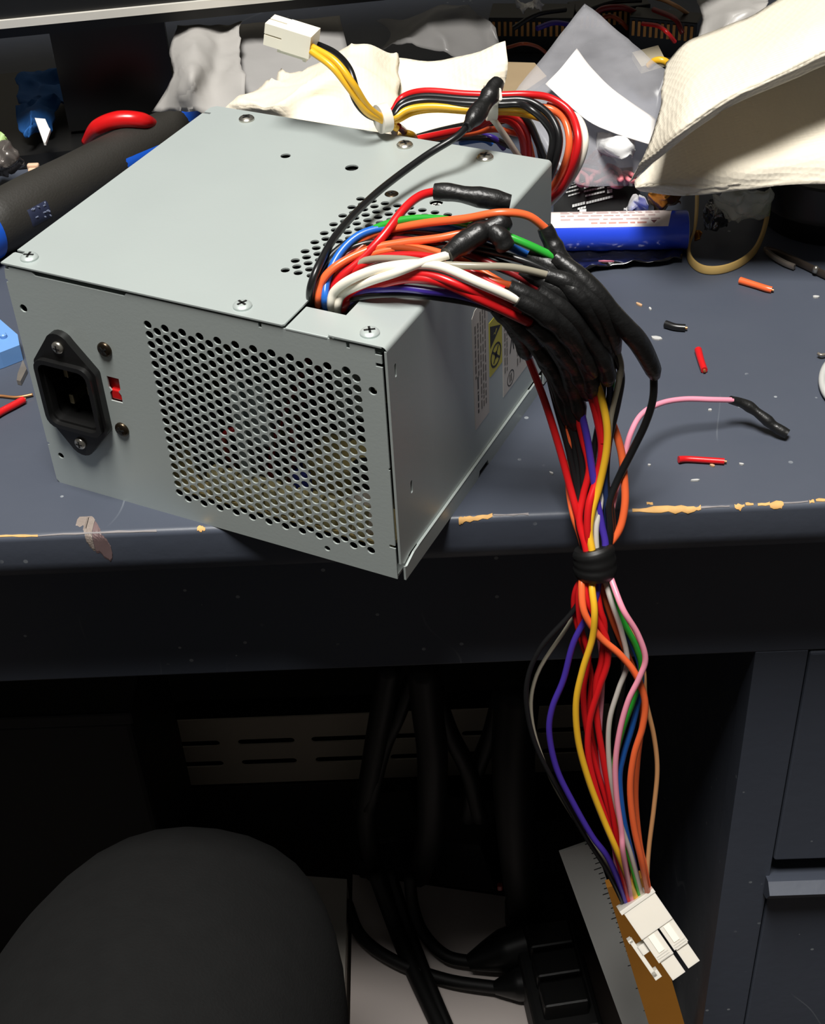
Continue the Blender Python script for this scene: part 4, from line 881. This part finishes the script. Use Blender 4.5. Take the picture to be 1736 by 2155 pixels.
stub('wire_scrap', 'red', [(1469, 736, 1.6), (1475, 758, 1.6), (1482, 779, 1.5)], 2.9, 'short upright red wire offcut above the pink wire')
stub('wire_scrap', 'red', [(1428, 967, 1.8), (1445, 966, 1.5), (1480, 968, 1.4), (1524, 971, 1.3)], 2.5, 'red wire offcut with a flared end below the pink wire')
stub('wire_scrap', 'black', [(1400, 682, 1.6), (1420, 688, 1.6), (1442, 690, 1.6)], 3.2, 'short black sleeve offcut right of the splices')
stub('wire_scrap', 'red', [(-40, 893, 1.8), (0, 868, 1.8), (30, 852, 1.8), (50, 841, 1.8)], 3.2, 'red wire offcut at the left edge beside the power supply')
tag(mk('copper_strand', tube([az(*p) for p in ((-30, 834, 1), (0, 833, 1), (30, 836, 1), (50, 834, 1.2), (69, 830, 1.2))], 0.0006), pm('copper', (200, 140, 90)), smooth=True), 'thin bare copper strand beside the red offcut', 'wire')
SPEC = pm('pale_debris', (190, 190, 188), 0.5, var=0.2)
BEIGE = pm('beige_debris', (196, 158, 120), 0.6, var=0.2)
deb = [((1345, 640), 4.4, 1.6, .9, BEIGE, 'tan insulation crumb near the splices'), ((1368, 649), 2.6, 1.0, 1.4, SPEC, 'white sliver beside the tan crumb'), ((1381, 711), 4.6, 3.0, .4, SPEC, 'pale clear flake beside the black sleeve offcut'),
       ((1463, 1010), 3.4, 1.0, 0, SPEC, 'pale splinter below the flared red offcut'), ((1499, 979), 2.2, 1.1, .6, BEIGE, 'tan crumb touching the flared red offcut'), ((1560, 976), 1.8, 1.1, .3, SPEC, 'white crumb right of the flared red offcut'),
       ((1717, 624), 3.0, 1.8, .1, SPEC, 'white crumb at the right edge below the tweezers'), ((1160, 995), 2.0, .9, .7, SPEC, 'pale crumb on the desk left of the hanging wires'), ((1494, 862), 1.6, 1.2, 0, SPEC, 'white grain just under the pink wire'),
       ((1366, 978), 1.4, 1.0, .2, SPEC, 'white grain right of the orange wire loop'), ((1275, 549), 7.5, .8, .12, pm('pink_strip', (190, 110, 130), .5), 'thin pink strip on the black film')]
for (x, y), a, b, t, m, lab in deb:
    r9 = random.Random(int(x)); n = 7
    c = az(x, y, 0.6 if a < 7 else 4.5)
    pts = [(a/2*math.cos(2*math.pi*k/n)*r9.uniform(.75, 1.15), b/2*math.sin(2*math.pi*k/n)*r9.uniform(.75, 1.15)) for k in range(n)]
    vs, fs = plate(pts, [], 0.7)
    tag(mk('crumb', ([c + Vector(((v[0]*math.cos(t)+v[1]*math.sin(t))/1000, (-v[0]*math.sin(t)+v[1]*math.cos(t))/1000, v[2]/1000+0.0002)) for v in vs], fs), m), lab, 'crumb')

# ------------------------------------------------------------------ left-hand clutter
sA = az(-98, 521, 15); sB = az(408, 246, 13)
sax = (sB-sA).normalized(); sl = (sB-sA).length
scr = thing('screwdriver', 'screwdriver with thick black and blue handle beside the power supply', 'screwdriver', Vector(((sA.x+sB.x)/2, (sA.y+sB.y)/2, 0)))
sq = sax.to_track_quat('Z', 'Y').to_matrix()
GR = pm('black_grip', (44, 42, 38), 0.55, var=0.15, scale=60, bump=0.15, bscale=900); BLU = pm('blue_handle', (26, 88, 200), 0.35, var=0.05)
mk('grip', lathe([(0.0085, 0.012), (0.0135, 0.016), (0.0150, 0.030), (0.0150, 0.055), (0.0140, 0.080), (0.0135, 0.110), (0.0115, sl-0.022), (0.0085, sl-0.006), (0.006, sl-0.003)], 32, sq, sA), GR, scr, smooth=True, sharp=60)
mk('collar', lathe([(0.008, 0.0), (0.0135, 0.004), (0.0152, 0.012), (0.0150, 0.020), (0.013, 0.021)], 32, sq, sA), BLU, scr, smooth=True, sharp=60)
mk('end_cap', lathe([(0.0098, sl-0.014), (0.0100, sl-0.010), (0.0085, sl-0.002), (0.004, sl+0.001), (0.001, sl+0.0014)], 24, sq, sA), BLU, scr, smooth=True, sharp=60)
mk('shaft', lathe([(0.004, -0.11), (0.004, 0.004)], 14, sq, sA), BRIGHT, scr, smooth=True, sharp=60)
def gsurf(h, ang, lift=0.0003):      # point on the grip: h along, ang round (0 = facing the camera)
    prof = [(0.016, .0135), (0.030, .0150), (0.055, .0150), (0.080, .0140), (0.110, .0135), (sl-0.022, .0115), (sl-.006, .0085)]
    r = prof[-1][1]
    for (h0, r0), (h1, r1) in zip(prof, prof[1:]):
        if h0 <= h <= h1: r = r0+(r1-r0)*(h-h0)/(h1-h0); break
    v = (CAM-sA).normalized(); n = (v-sax*v.dot(sax)).normalized(); b_ = sax.cross(n)
    return sA+sax*h+(n*math.cos(ang)+b_*math.sin(ang))*(r+lift)
sgn = 1.0 if (gsurf(0.1, 1.0)-gsurf(0.1, 0)).z < 0 else -1.0        # positive angle = downwards
def inlay(h0, h1, a0_, a1_, a2_, a3_, lift):
    vs = []; nn = 12
    for i in range(nn+1):
        t = i/nn; h = h0+(h1-h0)*t; lo2 = a0_+(a2_-a0_)*t; hi2 = a1_+(a3_-a1_)*t
        for k in range(6): vs.append(gsurf(h, sgn*(lo2+(hi2-lo2)*k/5), lift if 0 < i < nn and 0 < k < 5 else -0.0004))
    return vs, [(i*6+k, i*6+k+1, i*6+k+7, i*6+k+6) for i in range(nn) for k in range(5)]
mk('inlay', inlay(0.104, 0.165, 0.05, 1.0, 0.5, 1.2, 0.0006), BLU, scr, smooth=True)
em = mk('emblem', inlay(0.036, 0.050, 0.0, 0.75, 0.0, 0.75, 0.0004), pm('emblem_navy', (40, 46, 70), 0.5), scr, smooth=True)
P = []
for i in range(14):
    h = 0.0375+0.0115*rr.random(); a = 0.08+0.6*rr.random(); c = gsurf(h, sgn*a, 0.0005)
    P.append(box(c, (0.0016, 0.0005, 0.0005), 0, Matrix.Rotation(rr.random()*3, 4, 'Z')))
mk('fleck', join(*P), pm('pale_fleck', (120, 128, 150), 0.5), em)
tag(mk('red_handle', tube([az(*p) for p in ((178, 300, 16), (205, 268, 26), (250, 252, 30), (300, 254, 28), (330, 268, 18))], 0, per=10, sides=12, radii=[.002, .0042, .0046, .0042, .003]), pm('red_gloss', (208, 24, 26), 0.25, var=0.05), smooth=True), 'glossy red curved handle behind the screwdriver grip', 'tool handle')
tag(mk('blue_cloth', patch(Z([[(40, 170, 12), (90, 162, 16), (165, 168, 10)], [(44, 215, 12), (100, 205, 18), (150, 215, 12)], [(34, 262, 16), (75, 262, 20), (115, 266, 14)], [(40, 294, 12), (70, 298, 16), (94, 300, 10)]]), 10, 10, 0.006, 50, 14, 0.0006), pm('blue_fibre', (20, 84, 150), 0.8, var=0.3, scale=80), smooth=True), 'crumpled blue cloth in the shadow under the monitor', 'cloth')
wc = [(73, 248), (95, 250), (103, 268), (106, 272), (96, 300), (92, 300)]
def slab(pix, z, t): 
    vs, fs = plate([(p.x, p.y) for p in [az(x, y, z) for x, y in pix]], [], t/1000.0)
    return [Vector((v[0], v[1], v[2]+z/1000.0)) for v in vs], fs
tag(mk('white_tag', slab(wc, 30, 1.5), pm('white_card', (226, 224, 220), 0.6, var=0.04)), 'small white tag against the blue cloth', 'tag')
tag(mk('green_wrapper', patch(Z([[(-30, 280, 30), (0, 276, 32), (14, 288, 30)], [(-30, 300, 24), (0, 300, 28), (20, 308, 24)]]), 6, 6, 0.001, 60, 5, 0.0004), pm('pale_green', (160, 190, 120), .5), smooth=True), 'pale green wrapper at the left edge', 'wrapper')
tag(mk('crumpled_foil', patch(Z([[(-30, 300, 22), (0, 308, 26), (40, 330, 22), (60, 345, 18)], [(-30, 340, 18), (0, 345, 24), (30, 350, 20), (50, 356, 14)], [(-30, 385, 8), (0, 380, 10), (25, 368, 10), (52, 352, 8)]]), 10, 10, 0.004, 90, 33, 0.0003), pm('dull_foil', (110, 104, 100), 0.3, 0.5, var=0.6, scale=120), smooth=True), 'crumpled grey foil at the left edge above the screwdriver', 'foil')
tag(mk('clip', join(box(az(70, 350, 22), (0.006, 0.003, 0.003), 0.0008), box(az(68, 360, 21), (0.004, 0.003, 0.003), 0.0008)), pm('peach_plastic', (226, 190, 160), 0.4)), 'tiny peach plastic clip resting by the screwdriver grip', 'clip')
# light blue case and blade tip
pc_ = [(-90, 655), (0, 672), (37, 704), (41, 726), (0, 742), (-90, 770)]
case = thing('plastic_case', 'light blue plastic case at the left edge of the desk', 'case', az(0, 720, 0))
def prism(pix, z0, z1, taper=0):
    a = [az(x, y, z1) for x, y in pix]; b = [Vector((p.x, p.y, z0/1000.0)) for p in a]; n = len(a)
    return a+b, [tuple(range(n))[::-1], tuple(range(n, 2*n))] + [(i, (i+1) % n, (i+1) % n+n, i+n) for i in range(n)]
mk('shell', prism(pc_, 0.2, 8), pm('light_blue_plastic', (110, 156, 214), 0.4, var=0.04), case)
mk('peg', lathe([(0.0016, 0), (0.0016, 0.0015), (0.001, 0.002)], 14, o=az(8, 710, 8)), pm('light_blue_plastic', (110, 156, 214)), case, smooth=True, sharp=40)
tag(mk('blade_tip', prism([(48, 757), (56, 776), (43, 802), (35, 800), (37, 786)], 0.2, 2.4), CLIP), 'grey metal blade tip beside the light blue case', 'blade')
# right edge glass rim
gl = [az(1792+62*math.cos(2*math.pi*k/14), 800+58*math.sin(2*math.pi*k/14), 2) for k in range(14)]
tag(mk('clear_ring', tube(gl, 0.0016, per=4, sides=8, closed=True), pm('clear_grey', (190, 190, 186), 0.2, var=0.05), smooth=True), 'pale plastic ring cut off by the right edge of the picture', 'ring')
tag(mk('wire_end', tube([az(*p) for p in ((1721, 744, 2), (1728, 747, 2), (1740, 745, 2), (1760, 740, 2))], 0.0007), CLIP, smooth=True), 'bent metal wire end at the right edge', 'wire')

# ------------------------------------------------------------------ dark connectors behind the zip bag
def conn(px, py, z, sx, sy, sz, rz, label, wires, group=None):
    c = az(px, py, z); o = thing('connector', label, 'connector', Vector((c.x, c.y, c.z-sz/2000)))
    M = Matrix.Rotation(rz, 4, 'Z')
    mk('housing', box(c, (sx/1000, sy/1000, sz/1000), 0.0008, M), BLACKP, o)
    mk('contact', join(*[box(c + (M.to_3x3() @ Vector(((-sx/2+3+k*3.4)/1000, -sy/2000-0.0004, sz/5000))), (0.0016, 0.001, sz/2600)) for k in range(int(sx/3.6))]), pm('brass_contact', (214, 150, 80), 0.35, 0.6), o)
    for col, pts, d in wires: mk('wire', tube([az(*p) for p in pts], d/2000, per=7, sides=8), wm(col), o, smooth=True, sharp=60)
    return o
conn(1400, 70, 20, 40, 16, 22, -.4, 'black multi-pin connector with red and tan wires behind the zip bag', [('tan', [(1360, -8, 34), (1395, 0, 36), (1425, 14, 36), (1448, 30, 30)], 2.4), ('maroon', [(1375, 20, 36), (1420, 40, 36), (1436, 70, 30)], 3), ('red', [(1352, 50, 34), (1385, 55, 36), (1405, 70, 34), (1420, 88, 28)], 2.4)])
conn(1280, 40, 14, 46, 20, 20, .2, 'black connector with maroon wires at the top of the picture', [('maroon', [(1250, 32, 30), (1270, 18, 34), (1310, 16, 34), (1345, 30, 28)], 3.4), ('brown', [(1262, 40, 28), (1285, 34, 30), (1305, 44, 28), (1320, 60, 22)], 2.6), ('black', [(1240, 20, 30), (1290, 4, 36), (1350, 0, 36)], 3)])
conn(1120, 60, 14, 50, 24, 22, -.15, 'black connector left of the zip bag corner', [('black', [(1080, 60, 30), (1130, 30, 36), (1190, 20, 34)], 3), ('brown', [(1068, 100, 30), (1100, 92, 34), (1130, 98, 30), (1150, 112, 24)], 2), ('purple', [(1130, 60, 34), (1165, 48, 34), (1200, 52, 28)], 3)])
tag(mk('cardboard_piece', slab([(1060, 130), (1125, 132), (1150, 160), (1085, 205), (1050, 200)], 30, 3), pm('cardboard', (150, 130, 100), 0.8)), 'brown cardboard piece beside the black capped wire', 'cardboard')
tag(mk('yellow_cable', tube([az(*p) for p in ((1365, 140, 40), (1380, 128, 44), (1400, 130, 44), (1420, 150, 38))], 0.002), wm('yellow'), smooth=True), 'short yellow cable loop between the zip bag and paper towel', 'cable')
tag(mk('plastic_bag', patch(Z([[(1465, -20, 50), (1540, -30, 56), (1640, -40, 60)], [(1472, 40, 46), (1540, 35, 54), (1620, 20, 56)], [(1462, 95, 40), (1520, 88, 46), (1600, 60, 50)]]), 9, 9, 0.004, 40, 42), pm('pale_grey_film', (165, 162, 158), 0.3, var=0.15), smooth=True), 'pale grey plastic bag behind the folded paper towel', 'plastic bag')
tag(mk('beige_lid', slab([(1330, 110), (1385, 95), (1400, 125), (1350, 140)], 24, 4), pm('beige_plastic', (170, 160, 136), .5)), 'beige plastic lid among the connectors behind the zip bag', 'lid')
tag(mk('shiny_scrap', patch(Z([[(1085, 8, 40), (1115, 4, 44), (1145, 12, 40)], [(1090, 26, 36), (1115, 24, 42), (1140, 30, 36)]]), 9, 9, 0.003, 120, 51, 0.0003), pm('white_foil', (225, 225, 225)), smooth=True), 'shiny pale foil scrap on the connector at the top', 'foil')
# ------------------------------------------------------------------ under the desk
ADP0 = pm('adapter_black', (9, 9, 9), 0.6, var=0.15)
HM = pm('heater_enamel', (206, 194, 176), 0.55, var=0.08, scale=20)
def under(px, py, y): return ay(px, py, y)
HY = 420
t0 = under(345, 1512, HY); t1 = under(1215, 1492, HY); bt = under(600, 1645, HY)
zt = (t0.z+t1.z)/2
heater = thing('baseboard_heater', 'beige slotted heater panel along the wall under the desk', 'heater', (0, HY/1000, -0.72))
sl_rows = []
for (py, xs) in ((1562, [(195, 300), (345, 462), (500, 620), (655, 778), (815, 935), (972, 1090), (1130, 1240)]), (1605, [(205, 312), (355, 470), (508, 625), (664, 780), (822, 940), (980, 1096), (1140, 1245)])):
    for x0, x1 in xs:
        a = under(x0, py-(x0-345)*.013, HY); b = under(x1, py-(x1-345)*.013, HY); zc = under(600, py-3, HY).z
        sl_rows.append(rrect(a.x, zc-0.0035, b.x, zc+0.0035, 0.0034, 3))
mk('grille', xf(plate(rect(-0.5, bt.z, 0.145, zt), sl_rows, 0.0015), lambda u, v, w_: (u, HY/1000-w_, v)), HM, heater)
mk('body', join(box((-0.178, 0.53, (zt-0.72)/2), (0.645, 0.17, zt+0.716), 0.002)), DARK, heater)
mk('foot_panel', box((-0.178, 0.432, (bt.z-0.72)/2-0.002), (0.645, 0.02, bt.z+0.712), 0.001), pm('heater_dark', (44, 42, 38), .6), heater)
dk = thing('storage_crate', 'black crate in the dark at the left under the desk', 'crate', (-0.33, 0.34, -0.72))
mk('crate_body', box((-0.335, 0.34, -0.56), (0.25, 0.12, 0.318), 0.004), ADP0, dk)
mk('lid', box((-0.335, 0.34, -0.395), (0.256, 0.126, 0.012), 0.002), ADP0, dk)
# added pale box in place of the brightly lit floor, cords over it
bz = -660
WB = pm('lit_floor_white', (238, 226, 220), 0.6, var=0.04, scale=10)
p00, p10, p11, p01 = az(735, 2230, bz), az(1215, 2230, bz), az(1190, 1905, bz), az(742, 1840, bz)
def solid(pts, z0, z1):
    n = len(pts); a = [Vector((p.x, p.y, z1)) for p in pts]; b = [Vector((p.x, p.y, z0)) for p in pts]
    return a+b, [tuple(range(n)), tuple(range(2*n-1, n-1, -1))] + [(i, i+n, (i+1) % n+n, (i+1) % n) for i in range(n)]
tag(mk('lit_floor_box', solid([p00, p10, p11, p01], -0.719, bz/1000), WB), 'pale flat box added for the lit floor under the desk with black cords across it', 'box')
b2 = [az(560, 2230, -640), az(722, 2230, -640), az(730, 1850, -640), az(600, 1840, -640)]
tag(mk('paper_stack', solid(b2, -0.719, -0.64), pm('white_paper_stack', (206, 200, 190), 0.7, var=0.06)), 'white paper stack on the floor beside the knee', 'paper')
CORD = pm('black_cord', (11, 10, 10), 0.55, var=0.15)
def cord(pts, d, label, plug=None):
    o = thing('mains_cable', label, 'power cord', az(pts[0][0], pts[0][1], pts[0][2]))
    mk('cable', tube([az(*p) for p in pts], d/2000, per=8, sides=10), CORD, o, smooth=True)
    if plug:
        A = az(*plug[0]); Bq = az(*plug[1]); mk('plug', tube([A, A.lerp(Bq, .3), A.lerp(Bq, .6), Bq], 0, per=5, sides=10, radii=plug[2]), BLACKP, o, smooth=True, sharp=50)
    return o
cord([(730, 1900, -650), (760, 1970, -648), (830, 2022, -648), (940, 2062, -648), (1060, 2080, -645)], 10, 'black power cord curving across the pale box to the lower plug', ((1040, 2079, -645), (1120, 2066, -640), [.005, .009, .013, .014]))
cord([(862, 1840, -600), (868, 1900, -625), (890, 1962, -640), (940, 2012, -645), (1010, 2026, -644)], 10, 'black power cord looping to the ribbed plug on the pale box', ((985, 2026, -642), (1110, 1985, -632), [.006, .012, .017, .018]))
cord([(790, 1830, -610), (830, 1940, -645), (870, 2040, -650), (930, 2170, -650), (960, 2260, -650)], 15, 'thick black cord running straight down over the pale box')
cord([(820, 1830, -612), (860, 1950, -644), (905, 2070, -646), (960, 2200, -648)], 9, 'thin black cord beside the thick straight cord')
# cords dropping from the desk into a dark heap
def drop(pts, d, label): 
    o = thing('mains_cable', label, 'power cord', ay(*pts[-1]))
    mk('cable', tube([ay(*p) for p in pts], d/2000, per=8, sides=10), CORD, o, smooth=True); return o
drop([(820, 1400, 250), (806, 1480, 260), (785, 1600, 280), (770, 1720, 300), (790, 1840, 330)], 16, 'black cord hanging left of the dark cable heap')
drop([(870, 1420, 260), (836, 1510, 270), (806, 1580, 280), (776, 1700, 290)], 11, 'black cord slanting across the heater slots')
drop([(890, 1400, 240), (900, 1500, 250), (910, 1600, 260), (905, 1760, 290), (880, 1840, 320)], 22, 'thick black cord hanging in front of the heater')
drop([(910, 1440, 250), (945, 1540, 260), (985, 1620, 270), (1010, 1720, 280)], 13, 'black cord slanting right over the heater slots')
drop([(1060, 1440, 260), (1035, 1540, 270), (1000, 1630, 280), (985, 1720, 290)], 13, 'black cord slanting left to meet the other cords')
drop([(1090, 1440, 250), (1080, 1600, 250), (1090, 1780, 260), (1110, 1940, 280)], 30, 'thickest black cord hanging right of the heater slots')
ADP = pm('adapter_black', (9, 9, 9), 0.6, var=0.15)
def blk(px, py, y, s, rz, label, nm='power_adapter'):
    c = ay(px, py, y); o = thing(nm, label, 'power adapter', c)
    M = Matrix.Rotation(rz, 4, 'Z') @ Matrix.Rotation(rz*.6, 4, 'Y')
    mk('case', box(c, s, 0.006, M), ADP, o); mk('seam', box(c, (s[0]*1.005, s[1]*1.005, 0.0016), 0, M), DARK, o)
    return o
blk(810, 1755, 350, (0.055, 0.05, 0.05), .3, 'black power adapter at the top left of the cable heap')
blk(985, 1775, 340, (0.058, 0.05, 0.06), -.4, 'black power adapter in the middle of the cable heap')
blk(1165, 1830, 330, (0.05, 0.05, 0.075), .2, 'black power adapter at the right of the cable heap')
st = thing('power_strip', 'black power strip with plugs on the floor under the desk', 'power strip', az(1150, 2060, -690))
sa_, sb_ = az(1125, 1900, -640), az(1200, 2200, -640); sv = (sb_-sa_).normalized()
Ms = Matrix.Rotation(math.atan2(sv.y, sv.x), 4, 'Z')
mk('body', box((sa_+sb_)/2, ((sb_-sa_).length, 0.05, 0.036), 0.004, Ms), ADP, st)
for k in range(3):
    c = sa_.lerp(sb_, 0.42+0.2*k)+Vector((0, 0, 0.026)); mk('plug_block', box(c, (0.022, 0.034, 0.018), 0.002, Ms), BLACKP, st)
mk('indicator', box(az(1052, 1866, -560), (0.004, 0.004, 0.006), 0.001), pm('red_lamp', (150, 20, 20), .4), st)
# ruler and wooden slat leaning in the right corner
def lean(name, pts, wdt, thk, m, label, cat, extra=None):
    a, b = ay(*pts[0]), ay(*pts[1]); d = (b-a).normalized(); v = (CAM-(a+b)/2).normalized(); n = (v-d*v.dot(d)).normalized(); s = d.cross(n)
    o = thing(name, label, cat, b); W2 = wdt/2000
    vs = [p+s*q+n*r for r in (-thk/2000, thk/2000) for p, q in ((a, -W2), (b, -W2), (b, W2), (a, W2))]
    mk('blade', (vs, [(0, 3, 2, 1), (4, 5, 6, 7), (0, 1, 5, 4), (1, 2, 6, 5), (2, 3, 7, 6), (3, 0, 4, 7)]), m, o)
    return o, a, b, d, n, s
rl, a, b, d, n, s = lean('ruler', [(1212, 1780, 150), (1376, 2240, 120)], 22, 2, pm('aluminium_ruler', (226, 226, 222), 0.4, 0.1, var=0.08, scale=20), 'pale metal ruler leaning beside the hanging plug', 'ruler')
if s.x < 0: s = -s
tk = []
L_ = (b-a).length; k = 0
while k*0.0045 < L_:
    c = a+d*(k*0.0045); wl = 0.005 if k % 5 == 0 else 0.003
    tk.append(([c+s*0.0105+n*0.00112, c+s*(0.0105-wl)+n*0.00112, c+d*0.0008+s*(0.0105-wl)+n*0.00112, c+d*0.0008+s*0.0105+n*0.00112], [(0, 1, 2, 3)])); k += 1
mk('tick_marks', join(*tk), INK, rl)
lean('wood_slat', [(1312, 1850, 75), (1428, 2240, 50)], 20, 6, pm('orange_wood', (176, 116, 40), 0.5, var=0.25, scale=14), 'orange wooden slat leaning right of the ruler', 'slat')
# ------------------------------------------------------------------ the person's knee
person = thing('person', 'seated person with one knee in black trousers at lower left', 'person', (-0.12, 0.0, -0.72))
CLOTH = pm('black_trousers', (21, 21, 21), 0.9, var=0.2, scale=90, bump=0.25, bscale=700, spec=0.2)
path = [(-0.168, -0.62, -0.275), (-0.156, -0.44, -0.272), (-0.143, -0.27, -0.270), (-0.131, -0.12, -0.268), (-0.127, -0.045, -0.272), (-0.125, -0.002, -0.295), (-0.124, 0.016, -0.34), (-0.124, 0.018, -0.43), (-0.124, 0.02, -0.56), (-0.124, 0.025, -0.665)]
rads = [0.108, 0.106, 0.102, 0.094, 0.087, 0.080, 0.074, 0.066, 0.056, 0.052]
vs, fs = tube(path, 0, per=8, sides=36, radii=rads)
vs = [v + noise.noise_vector(v*14)*0.0025 + noise.noise_vector(v*5)*0.003 for v in vs]
mk('trouser_leg', (vs, fs), CLOTH, person, smooth=True)
mk('shoe', tube([(-0.122, -0.04, -0.690), (-0.122, 0.0, -0.675), (-0.122, 0.06, -0.678), (-0.122, 0.12, -0.692), (-0.122, 0.165, -0.700)], 0, per=6, sides=16, radii=[.028, .04, .04, .034, .016]), BLACKP, person, smooth=True)
